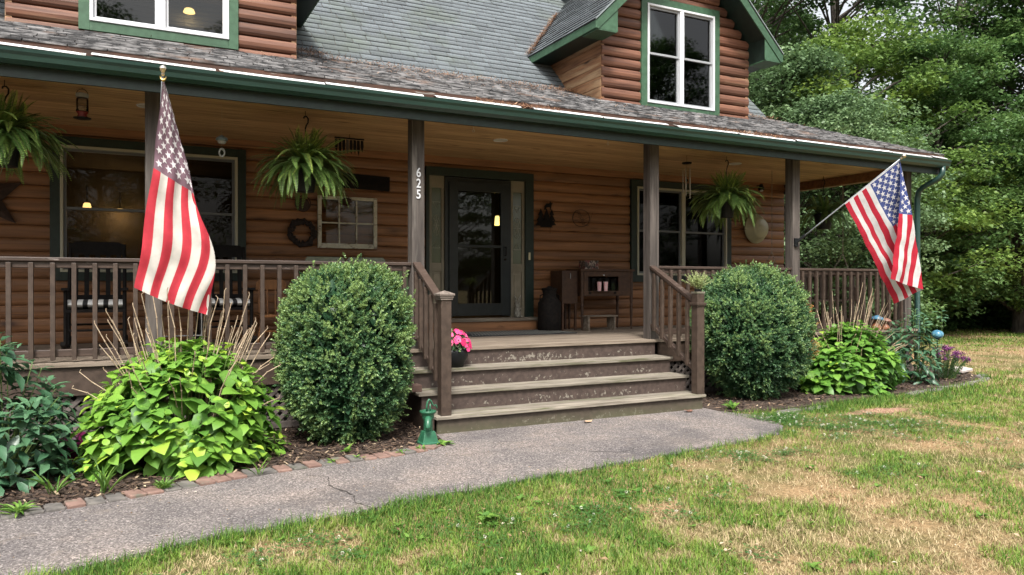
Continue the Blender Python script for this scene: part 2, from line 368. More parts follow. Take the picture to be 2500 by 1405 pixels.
M_mulch = pm('dark_mulch', (.018, .012, .009), (.075, .05, .036), (1, 1, 1), 30, 6, .95, .9, .2, c3=(.13, .085, .055), patch=(14, .58, .66), bdist=.03)
def bed(name, poly):
    b = MB(); b.add([(x, y, .028) for x, y in poly] + [(x, y, -.02) for x, y in poly], [tuple(range(len(poly)))] + [(i, len(poly) + i, len(poly) + (i + 1) % len(poly), (i + 1) % len(poly)) for i in range(len(poly))], var=.5)
    # loose mulch chips lie in the same sheet
    return tag(b.build(name, M_mulch), kind='structure')
bed('mulch_bed', dense([(-9, -2.85)] + BRICK, .2) + [(2.5, -1.1), (2.5, .5), (-9, .5)])
bed('mulch_bed', [(5.84, .5)] + dense(BEDR, .15, .02, 5))
def chips(n, reg, hi, s0=.018, s1=.06):
    P = []
    while len(P) < n:
        x = random.uniform(*reg[0]); y = random.uniform(*reg[1])
        if hi(x, y): P.append((x, y, .03 + random.random() * .015))
    P = np.array(P); a = RNG.random(n) * 6.28; D = np.stack([np.cos(a), np.sin(a), RNG.normal(0, .25, n)], 1); N = np.stack([RNG.normal(0, .3, n), RNG.normal(0, .3, n), np.ones(n)], 1)
    L = RNG.uniform(s0, s1, n); return P, D, N, L
M_chip = leaf_mat('mulch_chip', [(0, (.015, .010, .008)), (.6, (.075, .048, .034)), (.9, (.16, .11, .075)), (1, (.42, .33, .22))], .9, 0, .2)
P, D, N, L = chips(9000, ((-1.6, 2.5), (-2.1, .0)), lambda x, y: y > interp(BRICK, x) + .04)
P2, D2, N2, L2 = chips(3500, ((5.9, 12.1), (-1.3, .2)), lambda x, y: y > interp(BEDR[:9], x) + .05)
T_RECT = (np.array([(0, -.5, 0), (0, .5, 0), (1, .4, .05), (1, -.5, .03)]), [(0, 1, 2, 3)])
tag(leaf_obj('mulch_chips', np.r_[P, P2], np.r_[D, D2], np.r_[N, N2], np.r_[L, L2], np.r_[L, L2] * .3, T_RECT, RNG.random(12500) ** 1.3, M_chip), kind='stuff')

bs = MB(); rr_ = random.Random(4); V_ = [(7.5 + .50 * math.cos(a) * rr_.uniform(.75, 1.15), -1.85 + .15 * math.sin(a) * rr_.uniform(.7, 1.2), .006) for a in np.linspace(0, 2 * math.pi, 40)[:-1]]
bs.add(V_, [tuple(range(len(V_)))], 0, .5); tag(bs.build('bare_soil', pm('reddish_bare_soil', (.16, .085, .055), (.30, .175, .115), (1, 1, 1), 18, 6, .95, .6, 0, bdist=.02)), kind='structure')
# brick edging: one object a brick
M_brick = pm('paver_brick', (.115, .068, .054), (.185, .115, .092), (1, 1, 1), 14, 5, .85, .3, .35, c3=(.10, .10, .075), patch=(6, .55, .68), offvar=True)
M_brick2 = pm('grey_paver_brick', (.09, .082, .076), (.155, .14, .125), (1, 1, 1), 14, 5, .85, .3, .3, c3=(.08, .085, .06), patch=(6, .55, .68), offvar=True)
protos = []
for mm in (M_brick, M_brick2):
    b = MB(); b.box(-.052, .052, -.09, .09, -.03, .036, var=random.random())
    o = b.build('edging_brick', mm, bevel=.008); protos.append(o)
pts = dense(BRICK[1:], .001); acc = 0; last = pts[0]; k = 0; used = [False, False]
for i, p in enumerate(pts[1:], 1):
    acc += math.dist(p, last); last = p
    if acc >= .116 and p[0] > -1.9:
        acc = 0; q = pts[min(i + 30, len(pts) - 1)]; r0 = pts[max(i - 30, 0)]; an = math.atan2(q[1] - r0[1], q[0] - r0[0])
        j = 0 if (random.random() < .62) else 1
        o = protos[j] if not used[j] else protos[j].copy()
        if used[j]: col.objects.link(o)
        used[j] = True
        o.location = (p[0], p[1], random.uniform(-.004, .006)); o.rotation_euler = (random.gauss(0, .02), random.gauss(0, .02), an + random.gauss(0, .03))
        tag(o, ['reddish paver brick in the edging between mulch and asphalt path', 'greyish paver brick in the edging between mulch and asphalt path'][j], 'brick', ['reddish bricks edging the front bed', 'greyish bricks edging the front bed'][j])
# stone edging at the right bed
sb = MB()
for i, (x, y) in enumerate([(6.55, -1.42), (7.0, -1.40), (9.15, -1.14), (9.6, -1.08), (10.05, -1.0), (10.5, -.93), (10.95, -.83), (11.4, -.68), (11.75, -.42)]):
    o = MB().box(-.2, .2, -.06, .06, -.03, .03, var=random.random()).build('edging_stone', M_brick2, bevel=.02); o.location = (x, y, 0); o.rotation_euler = (0, 0, random.uniform(.0, .25) + (.4 if i > 6 else 0))
    tag(o, 'flat grey stone half sunk along the right bed edge', 'stone', 'grey stones edging the right bed')

# ------------------------------------------------------------ the house
HL = 'brown log-sided house with dark green trim, two dormers and a long front porch'
house = thing('log_house', HL, 'house', (0, 2.46, 0))
X0, X1 = -4.2, 10.6
def course_segs(x0, x1, mn=2.2, mx=4.2):
    out = []; x = x0
    while x < x1 - .01:
        L = random.uniform(mn, mx); e = x1 if x1 - (x + L) < .8 else x + L; out.append((x, e)); x = e
    return out
LOGP = [(0, 0), (.035, .012), (.05, .035), (.057, .075), (.05, .115), (.035, .138), (0, .150)]
def log_course(mb, a, b, z, h, y, axis='x', base=0, sgn=-1, flatp=False, soft=False):
    """one half-round log siding course from a to b along an axis, face bulging outwards"""
    k = h / .15
    prof = [(0, 0), (.028, .002), (.028, .145), (0, .15)] if flatp else (LOGW if soft else LOGP)
    prof = [(-.03, 0)] + prof + [(-.03, .15)]
    def fn(p, e):
        t = b if e else a
        if axis == 'x': return (t, y + sgn * p[0], z + p[1] * k)
        return (y + sgn * p[0], t, z + p[1] * k)
    mb.prism(prof, fn)
wall = MB(); CH = .15
LOGW = [(0, 0), (.014, .006), (.026, .03), (.032, .075), (.028, .12), (.018, .142), (0, .150)]
openings = [(-.75, 1.25, 1.5, 3.08), (3.72, 5.34, .7, 3.06), (7.2, 9.25, 1.5, 3.08)]
z = .752
while z < 3.24:
    segs = [(X0, X1)]
    for (a, b, c, d) in openings:
        if z + CH * .5 > c and z + CH * .5 < d:
            ns = []
            for s0, s1 in segs:
                if a > s0 and b < s1: ns += [(s0, a), (b, s1)]
                else: ns.append((s0, s1))
            segs = ns
    for s0, s1 in segs:
        for a, b in course_segs(s0, s1): log_course(wall, a, b - .002, z, CH, WY, soft=True)
    z += CH
wall.box(X0, X1, WY + .04, WY + .1, 3.06, 3.3); wall.box(X0, -.75, WY + .035, WY + .1, .7, 3.3); wall.box(1.25, 3.72, WY + .035, WY + .1, .7, 3.3); wall.box(5.34, 7.2, WY + .035, WY + .1, .7, 3.3); wall.box(9.25, X1, WY + .035, WY + .1, .7, 3.3)
wall.box(-.75, 1.25, WY + .035, WY + .1, .7, 1.5); wall.box(7.2, 9.25, WY + .035, WY + .1, .7, 1.5)
# side and back walls
for zz in np.arange(0, 3.1, .3):
    log_course(wall, WY, 10.5, float(zz), .3, X1 - .03, 'y', sgn=1); log_course(wall, WY, 10.5, float(zz), .3, X0 + .03, 'y', sgn=-1); log_course(wall, X0, X1, float(zz), .3, 10.5, 'x', sgn=1)
wall.build('log_wall', M_log, house)
MB().box(X0, X1, WY - .01, WY + .06, 0, .745).build('foundation', M_brown, house)
# interior seen through the glass
it = MB()
for (a, b, c, d, e, f) in [(X0 + .1, X1 - .1, 5.6, 5.66, .75, 3.2), (X0 + .1, X1 - .1, WY + .2, 5.6, .70, .76), (X0 + .1, X1 - .1, WY + .2, 5.6, 3.2, 3.26), (3.0, 3.06, WY + .12, 5.6, .76, 3.2), (6.2, 6.26, WY + .12, 5.6, .76, 3.2)]:
    it.box(a, b, c, d, e, f)
it.build('interior_wall', M_inner, house)
st = MB()   # stair seen through the door
for i in range(9): st.box(4.0, 4.85, 4.2 + i * .24, 4.44 + i * .24, .76, .94 + i * .19) if i < 5 else None
for i in range(7): st.box(3.98 + i * .05, 4.0 + i * .05, 3.6 + i * .16, 3.63 + i * .16, .76, 1.75 + i * .1)
st.build('stair', M_beige, house)

def window(cx, zb, w, h, y, trim, mats, meet=True, y_in=None):
    """trim boards > frame, sashes, pane; y is the wall face plane"""
    mt, mf, ms, mg = mats; x0, x1, z0, z1 = cx - w / 2, cx + w / 2, zb, zb + h; yt = y - .075
    t = MB(); t.box(x0 - trim, x0, yt, y, z0 - trim, z1 + trim); t.box(x1, x1 + trim, yt, y, z0 - trim, z1 + trim)
    t.box(x0, x1, yt + .002, y, z1, z1 + trim); t.box(x0, x1, yt + .002, y, z0 - trim, z0)
    W = t.build('window', mt, house, bevel=.003)
    f = MB(); fw = .032
    f.box(x0, x0 + fw, yt - .012, y + .06, z0, z1); f.box(x1 - fw, x1, yt - .012, y + .06, z0, z1); f.box(x0 + fw, x1 - fw, yt - .010, y + .06, z1 - fw, z1); f.box(x0 + fw, x1 - fw, yt - .010, y + .06, z0, z0 + fw)
    f.box(cx - .036, cx + .036, yt - .008, y + .06, z0 + fw, z1 - fw)
    f.build('window_frame', mf, W, bevel=.004)
    for s, (a, b) in enumerate(((x0 + fw, cx - .036), (cx + .036, x1 - fw))):
        for q in ((0, 1) if meet else (0,)):
            zc = (z0 + z1) / 2 + .01
            za, zz = (z0 + fw, zc + .012) if q == 0 else (zc - .018, z1 - fw)
            if not meet: za, zz = z0 + fw, z1 - fw
            ya = yt + (.018 if q else .036); sw = .030
            sm = MB(); sm.box(a, a + sw, ya, ya + .028, za, zz); sm.box(b - sw, b, ya, ya + .028, za, zz); sm.box(a + sw, b - sw, ya + .001, ya + .027, za, za + sw); sm.box(a + sw, b - sw, ya + .001, ya + .027, zz - sw, zz)
            sm.build('sash', ms, W)
    p = MB(); p.box(x0 + fw, cx - .036, yt + .052, yt + .057, z0 + fw, z1 - fw); p.box(cx + .036, x1 - fw, yt + .052, yt + .057, z0 + fw, z1 - fw)
    p.build('pane', mg, W)
    return W
window(.235, 1.575, 1.9, 1.44, WY, .10, (M_greend, M_cream, M_sashd, M_glassd))
window(8.235, 1.585, 1.9, 1.435, WY, .11, (M_greend, M_cream, M_sashd, M_glassd))

# door set
dr = MB(); yt = WY - .085
dr.box(3.67, 3.72, yt, WY + .05, .95, 3.09); dr.box(5.24, 5.38, yt, WY + .05, .95, 3.09); dr.box(3.67, 5.38, yt + .002, WY + .05, 2.97, 3.09)
D_ = dr.build('door_surround', M_greend, house, bevel=.003)
s = MB()
for (a, b) in ((3.72, 3.955), (5.0, 5.24)):
    s = MB(); y0 = WY - .05
    s.box(a, b, y0, y0 + .04, .95, 1.10); s.box(a + .045, b - .045, y0, y0 + .04, 1.62, 1.74); s.box(a, b, y0, y0 + .04, 2.80, 2.97); s.box(a, a + .045, y0, y0 + .04, 1.10, 2.80); s.box(b - .045, b, y0, y0 + .04, 1.10, 2.80)
    s.box(a + .045, b - .045, y0 + .018, y0 + .03, 1.10, 1.62); s.box(a + .07, b - .07, y0 + .006, y0 + .02, 1.14, 1.58)
    s.build('sidelight', M_beige, D_, bevel=.003)
    gmid = MB(); gmid.box(a + .045, b - .045, y0 + .018, y0 + .024, 1.74, 2.80); gmid.build('sidelight_glass', flat('textured_sidelight_glass', (.085, .10, .055), .18, .8), D_)
    c = (a + b) / 2; lead = MB()
    for dz, rr in ((2.27, .05), (2.27, .10)):
        lead.tube([(c + rr * .55 * math.sin(t), y0 + .012, dz + rr * 1.5 * math.cos(t)) for t in np.linspace(0, 2 * math.pi, 17)], .0028, 5)
    for t in np.linspace(0, math.pi, 5)[:-1]: lead.bar((c - .05 * math.cos(t), y0 + .012, 2.27 - .14 * math.sin(t)), (c + .05 * math.cos(t), y0 + .012, 2.27 + .14 * math.sin(t)), .004, .004)
    lead.bar((c - .06, y0 + .012, 2.6), (c + .06, y0 + .012, 2.6), .004, .004); lead.bar((c - .06, y0 + .012, 1.95), (c + .06, y0 + .012, 1.95), .004, .004)
    lead.tube([(c - .05, y0 + .012, 1.95), (c, y0 + .012, 2.05), (c + .05, y0 + .012, 1.95)], .0028, 5); lead.tube([(c - .05, y0 + .012, 2.6), (c, y0 + .012, 2.5), (c + .05, y0 + .012, 2.6)], .0028, 5)
    lead.build('leading', flat('lead_came', (.35, .34, .28), .4, .5, .6), D_)
d = MB(); y0 = WY - .10
d.box(3.955, 4.09, y0 + .02, WY + .05, .97, 2.96); d.box(4.87, 5.0, y0 + .02, WY + .05, .97, 2.96); d.box(4.09, 4.87, y0 + .021, WY + .05, 2.86, 2.96)
d.build('door_jamb', M_black, D_, bevel=.003)
d = MB(); d.box(4.01, 4.14, y0 - .01, y0 + .03, .985, 2.90); d.box(4.82, 4.95, y0 - .01, y0 + .03, .985, 2.90); d.box(4.14, 4.82, y0 - .009, y0 + .03, 2.77, 2.90); d.box(4.14, 4.82, y0 - .009, y0 + .03, .985, 1.16)
d.box(4.14, 4.82, y0 - .006, y0 + .025, 1.965, 2.005)
Dd = d.build('storm_door', M_black, house, bevel=.003)
MB().box(4.14, 4.82, y0 + .008, y0 + .014, 1.16, 2.77).build('door_pane', M_doorglass, Dd)
hd = MB(); hd.tube([(4.885, y0 - .012, 1.86), (4.885, y0 - .05, 1.86), (4.885, y0 - .05, 1.98), (4.885, y0 - .012, 1.98)], .008, 8); hd.lathe([(.016, -.01), (.016, .01)], (4.885, y0 - .015, 1.80), 12, M=Matrix.Rotation(R(90), 3, 'X')); hd.build('handle', M_darkmetal, Dd, smooth=True)
MB().box(3.64, 5.41, WY - .17, WY + .02, .90, .95).build('door_sill', pm('worn_sill', (.10, .08, .06), (.2, .17, .13), XG, 4, 5, .7, .2, .1), house, bevel=.004)
MB().box(3.66, 5.39, WY - .14, WY + .02, .752, .90).build('door_step', M_log, house)
MB().box(5.285, 5.315, yt - .018, yt, 1.80, 1.91).build('doorbell', flat('cream_doorbell', (.55, .5, .33), .4), house, bevel=.004)

# deck
dk = MB(); y = .005
PX0, PX1 = -4.2, 10.82
while y < WY - .02:
    for a, b in course_segs(PX0, PX1, 3, 5): dk.box(a + .001, b - .001, y, min(y + .136, WY), DK - .03, DK)
    y += .14
dk.box(PX0, PX1, -.03, 0, DK - .032, DK - .001)
dk.build('deck_board', M_deck, house)
for bb in ((PX0, 2.50, -.005, .03), (5.86, PX1, -.005, .03), (PX1 - .03, PX1, .03, WY)): MB().box(*bb, .47, DK - .034).build('rim_board', M_brown, house)
lt = MB()
def lattice(xa, xb, za, zb, y):
    stp = .105; i = xa - (zb - za)
    while i < xb:
        for sgn, yy in ((1, y), (-1, y + .009)):
            # clipped diagonal strip
            h = zb - za; a = (i, za) if sgn > 0 else (i, zb); 
            t0 = max(0, (xa - i) / h); t1 = min(1, (xb - i) / h)
            if t1 - t0 < .05: continue
            p = (i + h * t0, za + h * t0 if sgn > 0 else zb - h * t0); q = (i + h * t1, za + h * t1 if sgn > 0 else zb - h * t1)
            lt.bar((p[0], yy, p[1]), (q[0], yy, q[1]), .006, .036, up=(0, 1, 0)) if False else lt.bar((p[0], yy, p[1]), (q[0], yy, q[1]), .036, .006, up=(0, 1, 0))
        i += stp
    lt.box(xa, xb, y - .012, y + .02, za - .06, za); 
M_lat = pm('lattice_wood', (.055, .045, .04), (.12, .10, .09), (3, 3, 3), 5, 4, .8, .2, .2)
for xa, xb in ((-3.2, 2.45), (5.9, 10.75)): lt = MB(); lattice(xa, xb, .10, .47, .03); lt.build('lattice_skirt', M_lat, house)
MB().box(PX0, PX1, .12, .14, 0, .70).build('crawlspace_shade_sheet', flat('crawlspace_shade', (.012, .01, .008), 1), house)  # near-black sheet added behind the lattice, painted as the shade under the deck

# steps
SX0, SX1 = 2.55, 5.82
def tread_boards(xa, xb, ya, yb, z, name='step_tread'):
    m = MB(); h = (yb - ya) / 2
    m.box(xa, xb, ya, ya + h - .002, z - .034, z); m.box(xa, xb, ya + h + .002, yb, z - .034, z)
    return m.build(name, M_tread, house, bevel=.006)
def riser_mat():
    m = pm('peeling_riser_paint', (.042, .029, .024), (.070, .049, .041), (3, 3, 3), 6, 5, .6, .15, .06)
    n, l = m.node_tree.nodes, m.node_tree.links; p = n['Principled BSDF']; src = p.inputs['Base Color'].links[0].from_socket
    g = n.new('ShaderNodeNewGeometry'); sp = n.new('ShaderNodeSeparateXYZ'); l.new(g.outputs['Position'], sp.inputs[0])
    nz = noise(n, l, g.outputs['Position'], (1.0, 1, .9), 22, 6, .7); nb = noise(n, l, g.outputs['Position'], (1, 1, 1), 1.7, 3, .5, 2)
    zf = mnode(n, l, 'FRACT', mnode(n, l, 'DIVIDE', sp.outputs['Z'], RI)); zd = mnode(n, l, 'MULTIPLY', mnode(n, l, 'ABSOLUTE', mnode(n, l, 'SUBTRACT', zf, .22)), -.30)
    xg = mnode(n, l, 'MULTIPLY', mnode(n, l, 'ABSOLUTE', mnode(n, l, 'SUBTRACT', sp.outputs['X'], 4.0)), -.055)
    s_ = mnode(n, l, 'ADD', mnode(n, l, 'ADD', nz, zd), mnode(n, l, 'ADD', xg, mnode(n, l, 'MULTIPLY', nb, .25)))
    r = ramp(n, [(.650, (0, 0, 0)), (.675, (1, 1, 1))]); l.new(s_, r.inputs[0])
    c = mixc(n, l, src, (.19, .17, .14), r.outputs[0])
    # green algae near the ground
    ga = ramp(n, [(.03, (1, 1, 1)), (.17, (0, 0, 0))]); l.new(sp.outputs['Z'], ga.inputs[0])
    c = mixc(n, l, c, (.075, .075, .04), mnode(n, l, 'MULTIPLY', ga.outputs[0], mnode(n, l, 'MULTIPLY', nb, 1.3), clamp=True))
    l.new(c, p.inputs['Base Color']); return m
M_riser = riser_mat()
for k in range(1, 4):
    x0 = SX0 - (.0 if k == 3 else .07); x1 = SX1 - .0
    tread_boards(x0, x1, -TR * k - .03, -TR * (k - 1) + .012 - .002, DK - RI * k)
for k in range(4):
    yb = -TR * k; zt = DK - RI * k - .034
    MB().box(SX0 + (.02 if k == 3 else -.03), SX1 - .03, yb + .0 if k else -.0045, yb + .028, max(DK - RI * (k + 1), -.02), zt).build('step_riser', M_riser, house)
for xx in (SX0 - .03, SX1 - .062):
    poly = [(0.02, 0), (-TR * 3 + .03, 0), (-TR * 3 + .03, DK - RI * 3 - .034), (-TR * 2 + .03, DK - RI * 3 - .034), (-TR * 2 + .03, DK - RI * 2 - .034), (-TR + .03, DK - RI * 2 - .034), (-TR + .03, DK - RI - .034), (.02, DK - RI - .034)]
    sg = MB(); sg.prism(poly, lambda p, e, xx=xx: (xx + .001 + e * .03, p[0], p[1])); sg.build('stringer', M_brown, house)

# porch posts
PS = .14
pm_ = MB(); pm_.box(-PS / 2, PS / 2, -PS / 2, PS / 2, 0, 2.50)
P0 = pm_.build('porch_post', M_post, house, origin=(.18, .165, DK), bevel=.005) if False else None
posts = []
for i, px in enumerate([-2.35, .185, 2.72, 5.835, 8.30, 10.71]):
    if not posts:
        mb = MB(); mb.box(px - PS / 2, px + PS / 2, .06, .06 + PS, DK, 3.25, var=.5); o = mb.build('porch_post', M_post, house, origin=(px, .13, DK), bevel=.005)
    else:
        o = posts[0].copy(); col.objects.link(o); o.parent = house; o.location = posts[0].location + Vector((px + 2.35, 0, 0))
    posts.append(o)
POSTX = [-2.35, .185, 2.72, 5.835, 8.30, 10.71]
posts[1]['label'] = 'porch post behind the faded flag'; posts[2]['label'] = 'porch post with white house number'
def text_mesh(name, body, size, mat, parent, loc, ext=.004, sx=1.0, rot=(R(90), 0, 0), bold=0):
    cu = bpy.data.curves.new(name, 'FONT'); cu.body = body; cu.size = size; cu.extrude = ext; cu.align_x = 'CENTER'; cu.offset = bold
    tmp = bpy.data.objects.new('tmp', cu); me = bpy.data.meshes.new_from_object(tmp); bpy.data.objects.remove(tmp)
    me.materials.clear(); me.materials.append(mat)
    o = bpy.data.objects.new(name, me); col.objects.link(o)
    o.parent = parent
    o.location = Vector(loc) - (wloc(parent) if parent else Vector((0, 0, 0))); o.rotation_euler = rot; o.scale = (sx, 1, 1); return o
for dgt, zz in (('6', 2.575), ('2', 2.46), ('5', 2.345)):
    text_mesh('house_number', dgt, .135, M_white, posts[2], (2.722, .056, zz), sx=.8, bold=.002)

# railings
BAL = None
def rail_section(x0, x1, n, label=None, lower_z=.845, y=.13):
    global BAL
    m = MB(); m.box(x0, x1, y - .055, y + .045, 1.632, 1.667); m.box(x0, x1, y - .03, y + .02, 1.575, 1.632); m.box(x0, x1, y - .025, y + .02, lower_z - .045, lower_z + .02)
    Rr = m.build('porch_railing', M_brownx, house, bevel=.006)
    if label: Rr['label'] = label
    for i in range(n):
        x = x0 + (x1 - x0) * (i + .5) / n
        if BAL is None:
            BAL = MB().box(x - .019, x + .019, y - .068, y - .032, lower_z - .07, 1.62, var=.4).build('baluster', M_brown, Rr, origin=(x, y - .05, 1.2), bevel=.003); BX = x
            rail_section.bx = (x, y - .05, 1.2)
        else:
            b = BAL.copy(); col.objects.link(b); b.parent = Rr; b.location = Vector((x, y - .05, 1.2)) - wloc(Rr)
for (a, b), n in zip(((POSTX[0], POSTX[1]), (POSTX[1], POSTX[2]), (POSTX[3], POSTX[4]), (POSTX[4], POSTX[5])), (15, 15, 17, 16)):
    rail_section(a + .07, b - .07, n)
# side railing at the right end (along the depth of the porch)
m = MB(); m.box(10.66, 10.76, .2, WY - .06, 1.632, 1.667); m.box(10.69, 10.73, .2, WY - .06, 1.575, 1.632); m.box(10.69, 10.73, .2, WY - .06, .80, .865); Rr = m.build('porch_railing', M_brownx, house)
for i in range(14):
    b = BAL.copy(); col.objects.link(b); b.parent = Rr; b.location = Vector((10.71, .28 + i * .155, 1.2)) - wloc(Rr)

# stair rails and newels
def newel(cx, cap):
    m = MB(); m.box(cx - .052, cx + .052, -.885, -.781, .188, 1.33, var=.4)
    o = m.build('newel_post', M_brown, house, bevel=.005)
    c = MB()
    if cap:
        c.box(cx - .062, cx + .062, -.895, -.771, 1.285, 1.305); c.box(cx - .07, cx + .07, -.903, -.763, 1.305, 1.325); c.box(cx - .078, cx + .078, -.911, -.755, 1.325, 1.345)
        a = .078; z0 = 1.345; c.add([(cx - a, -.833 - a, z0), (cx + a, -.833 - a, z0), (cx + a, -.833 + a, z0), (cx - a, -.833 + a, z0), (cx, -.833, z0 + .03)], [(0, 1, 4), (1, 2, 4), (2, 3, 4), (3, 0, 4)])
    else:
        c.box(cx - .062, cx + .062, -.895, -.771, 1.185, 1.20); c.box(cx - .068, cx + .068, -.901, -.765, 1.20, 1.225)
    c.build('newel_cap', pm('weathered_cap', (.10, .08, .065), (.2, .165, .14), (3, 3, 3), 6, 4, .7, .2, .1) if cap else M_brown, o, bevel=.003)
    if not cap:
        c = MB(); c.box(cx - .056, cx + .056, -.889, -.777, 1.33, 1.352); c.build('newel_top', M_tread, o)
    return o
newel(2.66, True); newel(5.76, False)
for px, nx, sd in ((2.70, 2.66, 0), (5.80, 5.76, 1)):
    m = MB(); m.bar((px, .06, 1.655), (nx, -.79, 1.245), .085, .035); m.bar((px, .06, 1.625), (nx, -.79, 1.215), .04, .035)
    m.bar((px, .06, .93), (nx, -.79, .46), .06, .045)
    Rr = m.build('stair_railing', M_brownx, house, bevel=.004)
    for i in range(5):
        t = (i + .55) / 5.2; y = .06 - .85 * t; zt = 1.61 - .41 * t; zb = .93 - .47 * t - .02; x = px + (nx - px) * t + (-.035 if sd == 0 else -.035)
        MB().box(x - .019, x + .019, y - .019, y + .019, zb, zt).build('baluster', M_brown, Rr, bevel=.003)

# porch ceiling, beams, fascia
c = MB(); y = -.02
while y < WY: c.box(PX0, 11.0, y + .0015, min(y + .138, WY), 3.25, 3.27); y += .14
c.build('porch_ceiling', M_ceil, house)
MB().box(PX0, 10.98, .06, .20, 3.212, 3.248).build('porch_beam', M_post, house)
MB().box(10.64, 10.78, .20, WY + .1, 3.11, 3.249).build('porch_end_beam', M_log, house)
MB().box(PX0, 11.0, -.27, -.24, 3.105, 3.36).build('porch_fascia', M_greend, house)
MB().box(PX0, 11.0, -.24, .06, 3.19, 3.205).build('porch_soffit', M_post, house)
MB().box(PX0, X1, WY - .035, WY + .0, 3.15, 3.248).build('wall_trim_board', M_log, house)

# gutter (K profile) with guard
gp = [(-.27, 3.20), (-.34, 3.195), (-.375, 3.225), (-.385, 3.262), (-.40, 3.285), (-.405, 3.312), (-.393, 3.312), (-.388, 3.285), (-.372, 3.258), (-.365, 3.232), (-.338, 3.207), (-.278, 3.21), (-.278, 3.31), (-.27, 3.31)]
gm = MB(); GX = list(np.linspace(PX0, 11.05, 16))
for a, b in zip(GX, GX[1:]): gm.prism(gp, lambda p, e, a=a, b=b: ((b if e else a), p[0], p[1]), 0, .5)
gm.prism([(-.27, 3.20), (-.34, 3.195), (-.375, 3.225), (-.405, 3.312), (-.27, 3.31)], lambda p, e: (11.05 + e * .004, p[0], p[1]))
G_ = gm.build('gutter', M_gutter, house)
gg = MB(); x = PX0; k = 0
while x < 10.95:
    L = random.uniform(.88, 1.0) * 1.0; e = min(x + L, 10.97); t0, t1 = random.uniform(.002, .022), random.uniform(.0, .012)
    sag = [(-.398, 3.314), (-.375, 3.330), (-.34, 3.345), (-.312, 3.352)]
    V = []
    for q, (xx, tt) in enumerate(((x + random.uniform(0, .04), t0), (e, t1))):
        V += [(xx, p[0], p[1] + tt) for p in sag] + [(xx, p[0], p[1] + tt - .003) for p in sag]
    gg.add(V, [(0, 1, 9, 8), (1, 2, 10, 9), (2, 3, 11, 10), (0, 8, 12, 4), (0, 4, 5, 1), (1, 5, 6, 2), (2, 6, 7, 3)]); x = e + (random.uniform(.0, .02) if random.random() < .8 else .12)
gg.build('gutter_guard', M_guard, G_)
# downspout
ds = MB(); ds.tube([(10.93, -.335, 3.22), (10.93, -.335, 3.11), (10.90, -.30, 3.04), (10.87, -.06, 2.93), (10.86, -.0, 2.86), (10.86, .02, 2.76), (10.86, .02, .25), (10.86, -.12, .14)], [.042] * 8, 10)
ds.build('downspout', M_gutter, house, smooth=True)

# shingled planes
M_edge = flat('cut_edge_shadow_line', (.030, .032, .033), .95, .1)  # bare cut asphalt, kept dark to paint the shadow line under each course
def shingle_plane(name, O, U, Vd, n, rows, e, lim, mat, tab=.30, th=.015, edge=None, parent=house, seed=2):
    O = np.array(O, float); U = np.array(U, float); Vd = unit(np.array(Vd, float)); n = unit(np.array(n, float)); rg = np.random.default_rng(seed)
    V = []; var = []
    for r in range(rows):
        v0 = r * e; a, b = lim(v0 + e / 2)
        if b - a < .05: continue
        xs = [a]; x = a - rg.random() * tab
        while x < b - .04:
            x += tab * rg.uniform(.85, 1.15)
            if x > a + .03: xs.append(min(x, b))
        xs[-1] = b
        for x0, x1 in zip(xs, xs[1:]):
            if x1 - x0 < .01: continue
            g_ = .004; lift = th * rg.uniform(.75, 1.35); dv = rg.uniform(-.004, .004)
            A = O + U * (x0 + g_) + Vd * (v0 + dv); B = O + U * (x1 - g_) + Vd * (v0 + dv); C_ = O + U * (x1 - g_) + Vd * (v0 + e + .01); D2 = O + U * (x0 + g_) + Vd * (v0 + e + .01)
            V += [A + n * lift, B + n * lift, C_ + n * .002, D2 + n * .002, A - n * .004, B - n * .004]; var += [np.clip(rg.normal(.5, .25), 0, 1)] * 6
    V = np.array(V); k = len(V) // 6; b6 = np.arange(k)[:, None] * 6
    F = np.concatenate([b6 + np.array([[0, 1, 2, 3]]), b6 + np.array([[4, 5, 1, 0]]), b6 + np.array([[4, 0, 3, 3]])[:, :4] * 0 + b6 * 0 + np.array([[4, 0, 3, 4]])] if False else [b6 + np.array([[0, 1, 2, 3]]), b6 + np.array([[4, 5, 1, 0]])])
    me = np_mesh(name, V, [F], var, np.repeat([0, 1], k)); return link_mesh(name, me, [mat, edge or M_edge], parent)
# porch roof
sl = math.atan2(4.40 - 3.41, 2.38 + .30); cv, sv = math.cos(sl), math.sin(sl); LR = 2.68 / cv
def plim(v): return (PX0, 11.03 - .93 * (v / LR))
deckm = MB(); deckm.prism([(-.285, 3.385), (2.38, 4.385), (2.38, 4.30), (-.285, 3.35)], lambda p, e: ((11.0 - .93 * (p[0] + .3) / 2.68) if e else PX0, p[0], p[1]))
PR = deckm.build('porch_roof', M_brown, house)
shingle_plane('porch_shingles', (0, -.31, 3.402), (1, 0, 0), (0, cv, sv), (0, -sv, cv), 23, .128, plim, M_shingp, th=.014, parent=PR, edge=M_shingp)
de = MB(); x = PX0
while x < 11.0: e = min(x + random.uniform(1.2, 2.6), 11.02); de.box(x, e, -.305 + random.uniform(-.003, .003), -.285, 3.335 + random.uniform(-.004, .004), 3.398); x = e
de.build('drip_edge', M_rust, PR)
# side gable below porch roof end
MB().add([(11.0, -.27, 3.2), (11.0, -.27, 3.38), (10.08, 2.38, 4.36), (10.62, 2.46, 3.2)], [(0, 1, 2, 3), (3, 2, 1, 0)]).build('porch_roof_end', M_greend, house)
